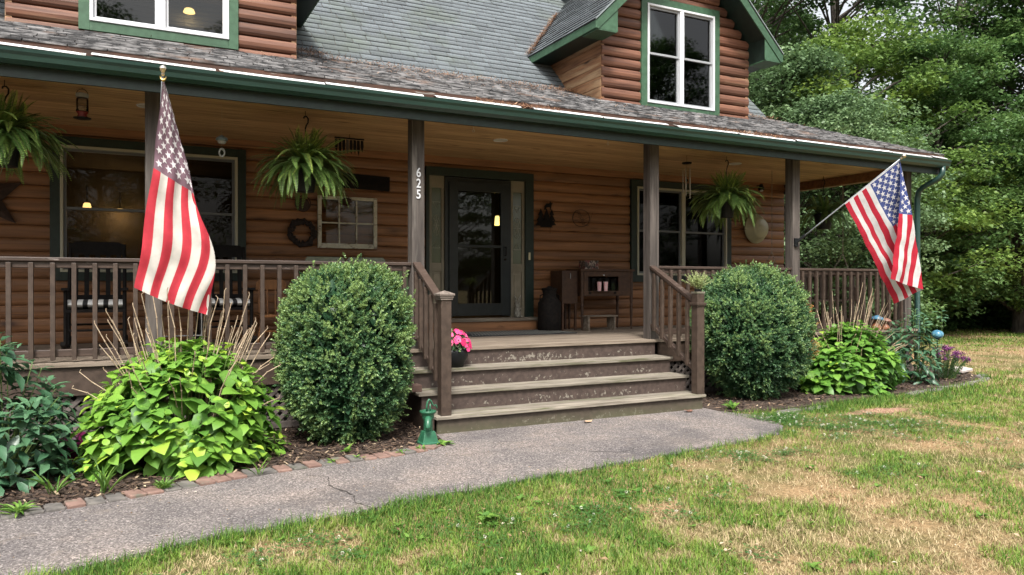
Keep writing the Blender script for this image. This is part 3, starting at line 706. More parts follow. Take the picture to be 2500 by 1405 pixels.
# main roof, 45 degrees
c45 = math.sqrt(.5)
RX1 = 10.12
mr = MB(); mr.prism([(2.36, 4.36), (6.6, 8.6), (10.9, 4.3), (10.9, 4.2), (6.6, 8.45), (2.42, 4.28)], lambda p, e: (RX1 if e else X0 - .3, p[0], p[1]))
MR = mr.build('main_roof', M_brown, house)
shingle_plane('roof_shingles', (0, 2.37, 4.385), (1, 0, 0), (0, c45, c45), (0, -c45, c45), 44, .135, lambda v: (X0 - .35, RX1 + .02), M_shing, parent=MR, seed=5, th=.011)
for xx in (X0 + .05, RX1 - .12):
    ga = MB(); ga.add([(xx, 2.5, 3.2), (xx, 2.5, 4.3), (xx, 6.6, 8.4), (xx, 10.6, 4.3), (xx, 10.6, 3.2)], [(0, 1, 2, 3, 4)]); ga.build('gable_wall', M_log, house)

# dormers
DY = 1.5
def dormer(xl, xr, wcx, wz, wh, ww, seed):
    random.seed(seed)
    cx = (xl + xr) / 2; hw = (xr - xl) / 2; EB = 4.93; eo = hw + .325; rt = 5.05 + eo      # ridge height, 45 deg
    w_ = MB(); zz = 3.96 + .002
    x0w, x1w = wcx - ww / 2 - .0, wcx + ww / 2 + .0
    while zz < rt - .4:
        half = min(hw, rt - .16 - (zz + .06))
        if half > .1:
            segs = [(cx - half, cx + half)]
            if zz + .075 > wz - .05 and zz + .075 < wz + wh + .05:
                segs = [(cx - half, min(cx + half, x0w)), (x1w, cx + half)]
            for a, b in segs:
                if b - a > .02: log_course(w_, a, b, zz, .15, DY)
        zz += .15
    w_.box(xl, x0w, DY + .03, DY + .06, 3.9, 5.1); w_.box(x1w, xr, DY + .03, DY + .06, 3.9, 5.1)
    body = w_.build('dormer_wall', M_logup, house)
    for xx, sg_ in ((xl + .02, -1), (xr - .02, 1)):
        sw = MB(); zz = 3.962
        while zz < 5.0:
            ye = min(2.38 + (zz + .2 - 4.40) + .15, 3.6) if zz > 4.1 else 2.4
            log_course(sw, DY - .028, max(ye, 2.4), zz, .15, xx, 'y', sgn=sg_, flatp=True); zz += .15
        sw.build('dormer_side_wall', M_logside, body)
    # roof slabs
    yb = 2.37 + (rt - 4.385) + .3; fr = MB(); yf = DY - .4; t = .11
    for sg_ in (-1, 1):
        e0 = (cx + sg_ * eo, 5.05); pk = (cx, rt)
        off = (-sg_ * t * c45 * 1.41 * .0, -t * 1.41 * .8)
        poly = [e0, pk, (pk[0], pk[1] - t * 1.3), (cx + sg_ * (eo - .0), 5.05 - .12)]
        fr.prism(poly, lambda p, e: (p[0], (yb if e else yf), p[1]))
    # boxed eaves
    for sg_ in (-1, 1):
        a = cx + sg_ * eo; b = cx + sg_ * (hw - .0)
        poly = [(a, 4.93), (b, 4.93), (b, 4.93 + abs(a - b) - .02 + .0), (a, 4.935)]
        fr.prism([(a, 4.925), (b - sg_ * .0, 4.925), (b, 4.93 + abs(a - b)), (a, 4.96)], lambda p, e: (p[0], (3.3 if e else yf + .005), p[1]))
    RF = fr.build('dormer_roof', M_greend, house)
    bg_ = MB()
    for sg_ in (-1, 1):   # barge boards
        a = cx + sg_ * (eo + .004)
        poly = [(a, 5.045), (a, 4.925), (a - sg_ * .02, 4.915), (cx, rt - .19), (cx, rt - .012)]
        bg_.prism(poly, lambda p, e: (p[0], yf - .025 + e * .025, p[1]))
        poly = [(a - sg_ * .02, 4.92), (cx + sg_ * (hw - .02), 4.92), (cx + sg_ * (hw - .02), 4.92 + (eo - hw) - .0)]
        bg_.prism(poly, lambda p, e: (p[0], yf - .012 + e * .012, p[1]))
        bg_.box(min(a, a + sg_ * .022), max(a, a + sg_ * .022), yf - .025, 3.2, 4.925, 5.04)
        a2 = cx + sg_ * hw; bg_.box(min(a, a2), max(a, a2), yf - .012, DY - .05, 4.905, 4.926)
    bg_.build('barge_board', M_green, RF, bevel=.002)
    me_ = MB()
    for sg_ in (-1, 1):
        me_.prism([(cx + sg_ * (eo + .03), 5.035), (cx + sg_ * (eo + .03), 5.055), (cx, rt + .028), (cx, rt + .006)], lambda p, e: (p[0], yf - .04 + e * .02, p[1]))
    me_.build('metal_drip_edge', flat('grey_drip_metal', (.25, .28, .28), .4, .5, .5), RF)
    L = eo / c45
    for sg_ in (-1, 1):
        O = (cx + sg_ * (eo + .03), 0, 5.035); nrm = (sg_ * c45, 0, c45); Vd = (-sg_ * c45, 0, c45)
        def lim(v, sg_=sg_):
            z = 5.035 + v * c45; return (yf - .035, 2.37 + (z - 4.385) + .25)
        # U along +y ; keep face orientation outward
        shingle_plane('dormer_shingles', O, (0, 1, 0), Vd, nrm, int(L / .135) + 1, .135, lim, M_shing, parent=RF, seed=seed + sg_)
    a_, b_ = cx - .78, cx + .78; it = MB(); it.box(a_, b_, 3.1, 3.15, 3.9, 5.8); it.box(a_, b_, DY + .12, 3.1, 5.75, 5.8); it.box(a_ - .02, a_, DY + .12, 3.1, 3.9, 5.8); it.box(b_, b_ + .02, DY + .12, 3.1, 3.9, 5.8)
    it.build('dormer_interior', M_inner, body)
dormer(5.98, 8.77, 7.40, 4.10, 1.46, 1.28, 11)
dormer(-1.11, 1.72, .30, 4.17, 1.46, 1.36, 12)
window(7.40, 4.11, 1.28, 1.46, DY, .105, (M_green, M_white, M_sashg, M_glass))
window(.30, 4.17, 1.36, 1.46, DY, .10, (M_green, M_white, M_white, M_glass), meet=False)
random.seed(21)
# pine needles lying along the roof break, the valley and the gutter
def needles(name, n, fn, mat, L=(.05, .10)):
    P = np.array([fn() for _ in range(n)]); a = RNG.random(n) * 6.28; D = np.stack([np.cos(a), np.sin(a) * .8, RNG.normal(0, .35, n)], 1)
    return tag(leaf_obj(name, P, D, np.tile([0, -.4, 1.], (n, 1)), RNG.uniform(*L, n), np.full(n, .005), T_RECT, RNG.random(n), mat), kind='stuff')
M_needle = leaf_mat('dry_needles', [(0, (.11, .05, .025)), (.6, (.27, .14, .08)), (1, (.45, .29, .18))], .8, 0, .2)
def nf():
    q = random.random()
    if q < .45:
        x = random.choice([random.gauss(2.0, .22), random.gauss(4.6, .9), random.gauss(3.3, .7), random.gauss(5.8, .4), random.gauss(9.3, .4)]); y = 2.34 - abs(random.gauss(0, .13)); return (x, y, 3.43 + .369 * (y + .3) + random.random() * .03 + (.05 * random.random() if abs(x - 2) < .35 else 0))
    if q < .62: 
        t = random.random(); x = random.uniform(3.2, 4.2) if t < .5 else random.uniform(6.3, 7.6); return (x, -.34 + random.uniform(-.05, .05), 3.345 + random.random() * .02)
    if q < .8: v = random.random() * 1.8; return (5.66 + v * .7 - .04, 2.37 + (5.06 + v * .7 - 4.385) - random.random() * .12, 5.07 + v * .7 + .02)
    x = random.gauss(5, 2.5); y = 2.3 - abs(random.gauss(0, .7)); return (x, y, 3.425 + .369 * (y + .3))
needles('pine_needles', 5200, nf, M_needle, L=(.03, .075))

# lit lamps inside
def lamp(name, label, loc, r, h, power, parent=None):
    t = thing(name, label, 'lamp', loc)
    m = MB(); m.lathe([(r * .6, h), (r * .8, h * .8), (r, 0), (r * .9, 0)], loc, 14); m.build('lamp_shade', M_lamp, t, smooth=True)
    m = MB(); m.tube([(loc[0], loc[1], loc[2] + h), (loc[0], loc[1], loc[2] + h + .25)], .008, 6); m.build('lamp_stem', M_darkmetal, t)
    ld = bpy.data.lights.new('lamp_light', 'POINT'); lo = bpy.data.objects.new('lamp_light', ld); col.objects.link(lo); lo.parent = t; lo.location = (0, -.12, -.08); ld.energy = power; ld.color = (1, .6, .28); ld.shadow_soft_size = .05
    return t
# ------------------------------------------------------------ lamps seen lit indoors
lamp('wall_lamp', 'small lit glass shade seen at the left inside the porch window', (-.55, 4.6, 2.51), .055, .07, 1.5)
lamp('wall_lamp', 'round lit wall lamp above a shelf, seen inside the left porch window', (-.15, 5.45, 2.56), .075, .03, 5)
lamp('pendant_lamp', 'small amber bell lamp glowing behind the front door glass', (5.17, 3.2, 2.37), .045, .15, 3)
lamp('ceiling_lamp', 'round lit lamp inside the upstairs left dormer window', (.652, 2.7, 4.83), .07, .05, 4)

# ------------------------------------------------------------ flags
def crom(P, n):
    P = np.array(P, float); Q = np.vstack([2 * P[0] - P[1], P, 2 * P[-1] - P[-2]]); m = len(P) - 1; t = np.linspace(0, m, n); i = np.minimum(t.astype(int), m - 1); f = (t - i)[:, None]
    a, b, c, d = Q[i], Q[i + 1], Q[i + 2], Q[i + 3]
    return .5 * ((2 * b) + (c - a) * f + (2 * a - 5 * b + 4 * c - d) * f ** 2 + (3 * b - a - 3 * c + d) * f ** 3)
def cloth_mat(name, c, vary=.1):
    m = pm(name, tuple(x * .85 for x in c), c, (1, 1, 1), 14, 4, .75, .25, vary, bdist=.008, spec=.15)
    n, l = m.node_tree.nodes, m.node_tree.links; p = n['Principled BSDF']; t = n.new('ShaderNodeBsdfTranslucent'); l.new(p.inputs['Base Color'].links[0].from_socket, t.inputs[0])
    mx = n.new('ShaderNodeMixShader'); mx.inputs[0].default_value = .22; l.new(p.outputs[0], mx.inputs[1]); l.new(t.outputs[0], mx.inputs[2]); l.new(mx.outputs[0], n['Material Output'].inputs['Surface']); return m
def flag(name_label, S, cu, mats, poleA, poleB, root_loc, gold):
    """S(u (array), v(array)) -> points ; stripes run along u ; canton v<7/13,u<cu"""
    t = thing('flag', name_label, 'flag', root_loc)
    NU, NV = 96, 104
    u = np.linspace(0, 1, NU + 1); v = np.linspace(0, 1, NV + 1)
    UU, VV = np.meshgrid(u, v, indexing='ij'); P = S(UU.ravel(), VV.ravel())
    idx = np.arange((NU + 1) * (NV + 1)).reshape(NU + 1, NV + 1)
    F = np.stack([idx[:-1, :-1], idx[1:, :-1], idx[1:, 1:], idx[:-1, 1:]], -1).reshape(-1, 4)
    uc = (u[:-1] + u[1:]) / 2; vc = (v[:-1] + v[1:]) / 2; U2, V2 = np.meshgrid(uc, vc, indexing='ij')
    st = (V2 * 13).astype(int); mi = np.where(st % 2 == 0, 0, 1)
    mi = np.where((V2 < 7 / 13) & (U2 < cu), 2, mi); mi = np.where(U2 < .012, 1, mi)
    # seam variation per stripe
    V = [P]; Fs = [F]; M = [mi.ravel()]; base = len(P); var = [np.full(len(P), .5)]
    # sewn stars on both faces
    e = 1e-3
    for r in range(9):
        nc = 6 if r % 2 == 0 else 5
        for k in range(nc):
            cv_ = (r + 1) / 10 * 7 / 13; cuu = ((2 * k + 1) if nc == 6 else (2 * k + 2)) / 12 * cu
            rv = .040; ru = rv * .60
            an = np.arange(10) * math.pi / 5; rad = np.where(np.arange(10) % 2 == 0, 1.0, .40)
            pu = np.r_[cuu, cuu + ru * rad * np.sin(an)]; pv = np.r_[cv_, cv_ - rv * rad * np.cos(an)]
            pu = np.clip(pu, .013, 1)
            Q = S(pu, pv); du = S(pu + e, pv) - Q; dv = S(pu, pv + e) - Q; nn = unit(np.cross(du, dv))
            for sg in (1, -1):
                V.append(Q + nn * .0028 * sg); fs = np.array([(0, i + 1, (i + 1) % 10 + 1) for i in range(10)]); Fs.append(fs + base); M.append(np.full(10, 3)); base += 11; var.append(np.full(11, .5))
    me = np_mesh('flag_cloth', np.vstack(V), Fs, np.concatenate(var), np.concatenate(M), smooth=True)
    link_mesh('flag_cloth', me, mats, t)
    A, B = Vector(poleA), Vector(poleB)
    pl = MB(); pl.tube([B + (A - B) * k / 4 for k in range(5)], .0095, 10); pl.build('flag_pole', flat('grey_pole', (.26, .28, .30), .35, .5, .3), t, smooth=True)
    d = (A - B).normalized(); qm = d.to_track_quat('Z', 'Y').to_matrix()
    fn = MB(); fn.lathe([(.012, -.03), (.016, -.02), (.013, -.005), (.020, .006), (.026, .02), (.026, .034), (.018, .047), (.004, .052)], A, 16, M=qm if not gold else None)
    fn.build('finial', flat('chrome_finial', (.65, .6, .5), .15, .5, 1), t, smooth=True)
    if gold:
        e_ = MB(); e_.tube([A + Vector((-.022, 0, -.035)), A + Vector((-.012, -.01, -.06)), A + Vector((.0, -.012, -.07)), A + Vector((.012, -.01, -.06)), A + Vector((.022, 0, -.035))], [.004, .009, .012, .009, .004], 8); e_.build('eagle_ornament', flat('brass_ornament', (.55, .38, .12), .3, .5, 1), t, smooth=True)
    br = MB(); br.bar(B - d * .02, B + d * .14, .036, .036); br.box(B.x - .03, B.x + .03, B.y - .0, .062, B.z - .07, B.z + .05); br.build('pole_bracket', M_plastic, t, bevel=.003)
    return t
L0 = crom([(.221, -1.10, 3.035), (.183, -1.066, 2.621), (.142, -1.046, 2.272), (.08, -1.016, 1.796), (.025, -.99, 1.409)], 401)
L1 = crom([(.232, -1.09, 3.00), (.365, -1.00, 2.54), (.465, -1.034, 2.09), (.595, -1.167, 1.609), (.534, -1.138, 1.19)], 401)
L2 = crom([(.232, -1.03, 2.96), (.275, -.777, 2.449), (.357, -.82, 1.982), (.442, -.921, 1.547), (.418, -.91, 1.299)], 401)
def pick(T, u): x = np.clip(u, 0, 1.0) * (len(T) - 1); i = np.minimum(x.astype(int), len(T) - 2); f = (x - i)[:, None]; return T[i] * (1 - f) + T[i + 1] * f
def SL(u, v):
    a, b, c = pick(L0, u), pick(L1, u), pick(L2, u); k = np.interp(u, [0, .45, .75, 1.0], [.33, .44, .60, .71])
    t1 = np.clip(v / k, 0, 1)[:, None]; t2 = np.clip((v - k) / (1 - k), 0, 1)[:, None]
    P = a + (b - a) * t1 + (c - b) * t2 * 1.0
    w = np.exp(-((v - k) / .05) ** 2) * .018      # rounded fold
    P[:, 1] += w - .0; sag = np.sin(np.clip(v / k, 0, 1) * math.pi)
    P[:, 2] -= .018 * sag * u
    P[:, 1] += (.015 * np.sin(v * 19 + u * 2.5) * (1 - .5 * u) + .008 * np.sin(v * 43 + u * 5) + .008 * np.sin(u * 21 + v * 8) + .006 * np.sin(u * 37 - v * 13)) * np.minimum(1, u * 3)
    P[:, 0] += .006 * np.sin(u * 17 + v * 4) * np.minimum(1, u * 3)
    return P
RL = crom([(8.534, -.544, 2.522), (8.734, -.704, 1.975), (8.892, -.82, 1.559), (9.035, -.939, 1.163)], 401)
RF_ = crom([(8.874, -1.108, 3.051), (9.048, -1.132, 2.33), (9.161, -1.146, 1.825), (9.232, -1.161, 1.353)], 401)
RE = crom([(8.867, -1.115, 3.05), (8.805, -1.16, 2.342), (8.738, -1.148, 1.909), (8.69, -1.113, 1.492)], 401)
# control rows sit at u = 0, .4, .7, 1
def reu(u): return np.interp(u, [0, .4, .7, 1.01], [0, 1 / 3, 2 / 3, 1.0])
def SR(u, v):
    uu = reu(u); a, b, c = pick(RE, uu), pick(RF_, uu), pick(RL, uu); vf = np.interp(u, [0, .4, .7, 1], [.002, .23, .40, .54])
    t1 = np.clip(v / vf, 0, 1)[:, None]; t2 = np.clip((v - vf) / (1 - vf), 0, 1)[:, None]
    P = a + (b - a) * t1 + (c - b) * t2
    P[:, 1] -= .03 * np.exp(-((v - vf) / .06) ** 2) * np.minimum(1, u * 3)
    P[:, 1] += (.014 * np.sin(v * 17 + u * 3) + .006 * np.sin(u * 19 + v * 7) + .004 * np.sin(u * 41 - v * 9)) * np.minimum(1, u * 3) * (1 - .6 * np.exp(-((v - vf) / .2) ** 2))
    return P
M_fred = cloth_mat('flag_red', (.40, .022, .040)); M_fwhite = cloth_mat('flag_white', (.56, .55, .54)); M_fblue = cloth_mat('flag_blue', (.055, .075, .21)); M_fcream = cloth_mat('flag_cream', (.50, .475, .43)); M_ffade = cloth_mat('flag_faded_canton', (.17, .105, .13)); M_star = cloth_mat('flag_star', (.62, .60, .60))
M_fredl = cloth_mat('flag_red_left', (.42, .035, .05))
flag('faded american flag with purplish canton on the left porch post', SL, .455, [M_fredl, M_fcream, M_ffade, M_star], (.222, -1.11, 3.07), (.20, .0, 1.98), (.20, .0, 1.98), True)
flag('american flag with blue canton folded over itself on the right porch post', SR, .40, [M_fred, M_fwhite, M_fblue, M_star], (8.885, -1.135, 3.075), (8.28, .03, 2.03), (8.28, .03, 2.03), False)

# ------------------------------------------------------------ hanging ferns
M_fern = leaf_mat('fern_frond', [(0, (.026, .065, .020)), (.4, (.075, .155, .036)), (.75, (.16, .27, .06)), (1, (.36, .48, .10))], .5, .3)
def fern(label, loc, seed, r=.6, nfr=95, ztop=3.2, dark=0, pot=.15):
    rg = np.random.default_rng(seed); x, y, z = loc
    t = thing('hanging_fern', label, 'fern', (x, y, z), 'ferns in hanging pots along the porch')
    Ps, Ds, Ns, Ls, Ws, vs = [], [], [], [], [], []
    rach = MB()
    for i in range(nfr):
        az = rg.random() * 2 * math.pi; el = R(rg.uniform(-5, 88)); Lf = r * rg.uniform(.7, 1.2) * (1.0 if el < .9 else .72); n = 34
        d = np.array([math.cos(az) * math.cos(el), math.sin(az) * math.cos(el), math.sin(el)]); p = np.array([x + math.cos(az) * .06, y + math.sin(az) * .06, z]); pts = [p.copy()]
        dr = rg.uniform(.030, .085); cu = rg.normal(0, .022)
        for k in range(n):
            p = p + d * Lf / n; pts.append(p.copy()); d = unit(d + np.array([0, 0, -dr]) + np.array([-d[1], d[0], 0]) * cu + rg.normal(0, .022, 3))
        pts = np.array(pts); tang = unit(np.diff(pts, axis=0)); side = unit(np.cross(tang, [0, 0, 1.0]) + 1e-4); up = np.cross(side, tang)
        tt = (np.arange(n) + .5) / n; prof = np.minimum(1, tt * 4 + .15) * (1 - tt ** 2.6) ** .8; ln = .060 * prof * (r / .6) * rg.uniform(.85, 1.15)
        cup = rg.uniform(-.1, .6)
        for sg in (-1, 1):
            Ps.append(pts[:-1]); Ds.append(side * sg + tang * .25 + up * .1 - np.array([0, 0, cup * .4])); Ns.append(up); Ls.append(ln); Ws.append(np.full(n, Lf / n * .70))
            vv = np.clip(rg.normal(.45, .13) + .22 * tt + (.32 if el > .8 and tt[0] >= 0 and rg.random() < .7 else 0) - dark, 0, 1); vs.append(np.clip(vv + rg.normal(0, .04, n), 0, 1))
        rach.tube([tuple(q) for q in pts[::5]], [.0035] * len(pts[::5]), 4, cap=False)
    T_P = (np.array([(0, -.3, 0), (.5, -.5, .03), (1, 0, -.03), (.5, .5, .03), (0, .3, 0)]), [(0, 1, 2, 3, 4)])
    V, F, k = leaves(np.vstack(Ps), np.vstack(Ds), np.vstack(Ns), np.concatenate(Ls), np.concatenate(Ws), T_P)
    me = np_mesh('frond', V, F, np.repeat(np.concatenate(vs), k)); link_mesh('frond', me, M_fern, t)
    rach.build('frond_stem', flat('fern_stem', (.08, .10, .03), .6), t)
    pt = MB(); pt.lathe([(pot * .68, -.26), (pot * .75, -.26), (pot, -.04), (pot * 1.06, -.04), (pot * 1.06, -.01), (pot * .9, -.02)], (x, y, z), 20); pt.build('pot', M_plastic, t, smooth=False)
    ch = MB(); ztp = ztop
    for k in range(3):
        a = k * 2.1 + .3; ch.tube([(x + pot * math.cos(a), y + pot * math.sin(a), z - .02), (x, y, z + .32)], .003, 4)
    ch.tube([(x, y, z + .32), (x, y, ztp - .14)], .005, 5)
    ch.tube([(x, y, ztp - .16), (x + .01, y, ztp - .12), (x + .028, y, ztp - .09), (x + .03, y, ztp - .05), (x + .012, y, ztp - .025), (x - .012, y, ztp - .03), (x - .016, y, ztp - .05)], .008, 6)
    ch.tube([(x, y, ztp - .03), (x, y, 3.25)], .004, 4)
    ch.build('hanger', M_plastic, t)
    return t
fern('bright green hanging fern left of the house number post', (1.63, .5, 2.66), 31, .55, 290, 3.22, pot=.12)
fern('hanging fern cut off by the left edge of the photo', (-1.0, .5, 2.74), 32, .54, 280, 3.22, dark=.05, pot=.13)
fern('pale green hanging fern in front of the right porch window', (7.52, .6, 2.64), 33, .55, 290, 3.22, pot=.12)
fern('dark hanging fern near the far porch corner behind the flag', (10.35, 1.35, 2.62), 34, .55, 80, 3.22, dark=.22)

# ------------------------------------------------------------ small things hanging from the porch ceiling
t = thing('bird_feeder', 'hummingbird feeder with clear jar and red base', 'bird feeder', (-.40, .5, 3.0))
m = MB(); m.lathe([(.045, .05), (.052, .06), (.052, .17), (.038, .20)], (-.40, .5, 2.97), 16); m.build('jar', glass_mat('feeder_glass', (.75, .72, .68), 1.2), t, smooth=True)
m = MB(); m.lathe([(.05, .19), (.054, .20), (.054, .225), (.02, .235)], (-.40, .5, 2.97), 16); m.build('jar_lid', M_sashg, t)
m = MB(); m.lathe([(.03, .0), (.045, .02), (.035, .035), (.05, .055), (.045, .07)], (-.40, .5, 2.965), 16); m.build('feeder_base', flat('red_plastic', (.20, .015, .015), .3), t, smooth=True)
m = MB(); m.lathe([(.04, -.005), (.072, .0), (.075, .008), (.04, .012)], (-.40, .5, 2.965), 16); m.build('perch_tray', M_plastic, t)
m = MB(); m.tube([(-.40 + .052 * math.cos(a), .5, 3.17 + .07 * math.sin(a)) for a in np.linspace(0, math.pi, 9)], .003, 5); m.tube([(-.4, .5, 3.24), (-.4, .5, 3.25)], .003, 4); m.build('hanger', M_darkmetal, t)
t = thing('wind_bell', 'small blue-grey hanging bell with an oval pendant left of the fern', 'wind bell', (.82, .6, 2.88))
m = MB(); m.lathe([(.058, -.01), (.060, .0), (.05, .015), (.02, .035), (.005, .045)], (.82, .6, 2.90), 16); m.build('bell_roof', flat('blue_grey_glaze', (.16, .22, .26), .4), t, smooth=True)
m = MB(); m.lathe([(.03, -.045), (.042, -.03), (.042, -.01)], (.82, .6, 2.90), 16); m.build('bell_body', flat('grey_glaze', (.35, .36, .36), .4), t, smooth=True)
m = MB(); m.tube([(.82, .6, 2.94), (.82, .6, 3.25)], .0015, 4); m.tube([(.82, .6, 2.855), (.82, .6, 2.81)], .0015, 4); m.build('cord', flat('string', (.4, .35, .28), .8), t)
m = MB(); m.torus((.82, .6, 2.765), .025, .008, sz=1.5); m.build('pendant', flat('pale_grey_glaze', (.4, .43, .45), .4), t, smooth=True)
t = thing('wind_chime', 'row of dark hanging slate pieces beside the left fern', 'wind chime', (2.38, 1.5, 3.1))
m = MB(); m.bar((2.18, 1.5, 3.20), (2.54, 1.5, 3.20), .02, .015); m.tube([(2.36, 1.5, 3.2), (2.36, 1.5, 3.25)], .003, 4); m.build('hanging_bar', M_blackwood, t)
for i in range(8):
    x = 2.20 + i * .045; L = random.uniform(.14, .20); m = MB(); m.prism([(-.016, 0), (.016, 0), (.021, -L * .5), (.004, -L), (-.018, -L * .55)], lambda p, e: (x + p[0], 1.5 + e * .008, 3.185 + p[1])); m.build('chime_piece', M_darkmetal if i != 3 else M_post, t)
t = thing('wind_chime', 'metal tube wind chime beside the middle porch post', 'wind chime', (6.97, .8, 3.15))
m = MB(); m.lathe([(.06, 0), (.07, .008), (.065, .02), (.02, .026)], (6.97, .8, 3.13), 18); m.build('chime_disc', M_blackwood, t)
for i in range(5):
    a = i * 1.257; x, y = 6.97 + .052 * math.cos(a), .8 + .052 * math.sin(a); L = .26 + i * .04; m = MB(); m.tube([(x, y, 3.06), (x, y, 3.06 - L)], .008, 8); m.tube([(x, y, 3.13), (x, y, 3.06)], .001, 4); m.build('chime_tube', flat('brushed_tube', (.35, .31, .25), .35, .5, .8), t)
m = MB(); m.tube([(6.97, .8, 3.15), (6.97, .8, 3.25)], .002, 4); m.tube([(6.97, .8, 3.13), (6.97, .8, 2.85)], .001, 4); m.lathe([(.002, -.02), (.02, -.012), (.02, .012), (.002, .02)], (6.97, .8, 2.90), 12); m.build('cord', M_darkmetal, t)
for i, (x, y, lb) in enumerate([(4.14, .98, 'round recessed light in the porch ceiling above the steps'), (8.09, 1.03, 'round recessed light in the porch ceiling beside the right fern'), (.14, .99, 'round recessed light in the porch ceiling by the left post')]):
    t = thing('recessed_light', lb, 'ceiling light', (x, y, 3.25), 'recessed lights in the porch ceiling')
    m = MB(); m.torus((x, y, 3.247), .085, .008, (0, 0, 1), 24, 6); m.build('trim_ring', M_white, t, smooth=True)
    m = MB(); m.lathe([(.08, 0), (.08, -.004), (.03, -.006)], (x, y, 3.249), 20); m.build('bulb', flat('frosted_lens', (.5, .48, .42), .4), t)
for (x, y, lb) in [(3.52, .42, 'tiny metal hook ring in the ceiling right of the numbered post'), (5.36, .39, 'tiny metal hook ring in the ceiling left of the post beside the steps')]:
    m = MB(); m.torus((x, y, 3.205), .014, .0025, (0, -1, 0), 16, 5); m.tube([(x, y, 3.22), (x, y, 3.25)], .0025, 5); tag(m.build('ceiling_hook', flat('zinc', (.5, .5, .5), .4, .5, .7), smooth=True), lb, 'hook')
t = thing('security_light', 'small dark wall light high on the log wall above the tub', 'light', (9.9, 2.4, 3.22))
m = MB(); m.lathe([(.05, -.05), (.055, 0), (.03, .06), (.005, .07)], (9.9, 2.30, 3.14), 14); m.bar((9.9, 2.40, 3.18), (9.9, 2.30, 3.18), .02, .02); m.build('housing', M_plastic, t, smooth=False)
m = MB(); m.lathe([(.02, -.02), (.03, 0), (.02, .01)], (9.88, 2.27, 3.09), 12); m.build('lens', M_white, t)
# dark corner speaker
t = thing('spotlight', 'black twin floodlight under the far end of the porch roof', 'floodlight', (10.55, 2.3, 3.1))
for dx in (-.07, .07):
    m = MB(); m.lathe([(.03, -.06), (.05, .05), (.055, .06), (.045, .055)], (10.55 + dx, 2.22, 3.03), 14, M=Matrix.Rotation(R(50), 3, 'X')); m.build('lamp_head', M_plastic, t, smooth=False)
m = MB(); m.box(10.48, 10.62, 2.24, 2.34, 3.06, 3.11); m.build('housing', M_plastic, t, bevel=.01)

# porch swing on chains
t = thing('porch_swing', 'wooden porch swing hanging on chains behind the right railing', 'swing', (9.95, 1.3, 1.2))
m = MB()
for i in range(7): m.box(9.16, 10.74, 1.05 + i * .075, 1.11 + i * .075, 1.16, 1.18)
m.build('seat', M_brown, t)
m = MB()
for i in range(12): m.box(9.2 + i * .13, 9.27 + i * .13, 1.55, 1.57, 1.2, 1.60)
m.box(9.16, 10.74, 1.545, 1.575, 1.56, 1.62); m.build('backrest', M_brown, t)
for x in (9.14, 10.72): MB().box(x, x + .05, 1.0, 1.58, 1.36, 1.39).box(x, x + .05, 1.02, 1.06, 1.16, 1.36).build('armrest', M_brown, t)
def chain(mb, a, b, r=.014, w=.003):
    a, b = Vector(a), Vector(b); L = (b - a).length; n = int(L / (r * 2.1)); d = (b - a).normalized()
    for i in range(n):
        c = a + d * (L * (i + .5) / n); sdv = Vector((1, 0, 0)) if i % 2 else Vector((0, 1, 0)); mb.torus(c, r * .75, w, sdv, 8, 4, sx=1, sz=1.35)
for x in (9.12, 10.76):
    m = MB(); chain(m, (x, 1.3, 3.25), (x, 1.3, 1.95)); chain(m, (x, 1.3, 1.95), (x, 1.05, 1.37)); chain(m, (x, 1.3, 1.95), (x, 1.56, 1.6)); m.build('chain', flat('steel_chain', (.22, .18, .14), .5, .5, .5), t)

# ------------------------------------------------------------ things on the log wall
def wallobj(name, label, cat, mb, mat, loc, **k): return tag(mb.build(name, mat, origin=loc, **k), label, cat)
m = MB(); c0 = (-1.42, 2.385, 2.38); st_ = []
for i in range(10): a = R(90) + i * math.pi / 5 + .18; rr = .40 if i % 2 == 0 else .16; st_.append((c0[0] + rr * math.cos(a), c0[1], c0[2] + rr * math.sin(a)))
ctr = (c0[0], c0[1] - .06, c0[2]); m.add(st_ + [ctr], [((i + 1) % 10, i, 10) for i in range(10)]); m.add([(p[0], p[1] + .01, p[2]) for p in st_], [tuple(range(10))])
wallobj('barn_star', 'large dark metal barn star on the log wall at the far left', 'star', m, M_rustmetal, c0)
t = thing('window_sash_decor', 'old weathered white six-pane window sash hung on the log wall', 'old window', (2.56, 2.39, 2.25))
m = MB(); x0, x1, z0, z1 = 2.17, 2.965, 1.91, 2.595; ya, yb = 2.36, 2.395
m.box(x0, x0 + .05, ya, yb, z0, z1); m.box(x1 - .05, x1, ya, yb, z0, z1); m.box(x0 + .05, x1 - .05, ya + .001, yb, z1 - .045, z1); m.box(x0 + .05, x1 - .05, ya + .001, yb, z0, z0 + .065)
for k in (1, 2): xx = x0 + .05 + (x1 - x0 - .1) * k / 3; m.box(xx - .01, xx + .01, ya + .004, yb, z0 + .065, z1 - .045)
m.box(x0 + .05, x1 - .05, ya + .006, yb, 2.235, 2.255)
m.build('frame', pm('chipped_cream_paint', (.36, .35, .28), (.46, .45, .38), (3, 3, 3), 8, 5, .6, .2, .05, c3=(.16, .13, .10), patch=(7, .55, .62), patch_scale=(1, 1, 2)), t, bevel=.004)
MB().box(x0 + .05, x1 - .05, 2.385, 2.388, z0 + .065, z1 - .045).build('pane', glass_mat('old_glass', (.78, .74, .66), .6), t)
m = MB(); m.lathe([(.0, -.05), (.05, -.03), (.065, .0), (.06, .03), (.02, .05)], (2.545, 2.34, 2.53), 14); m.tube([(2.49, 2.34, 2.54), (2.545, 2.33, 2.62), (2.60, 2.34, 2.54)], .004, 5); tag(m.build('bird_nest', M_rustmetal, origin=(2.545, 2.34, 2.53)), 'dark little nest basket hanging on the top of the old window sash', 'basket')
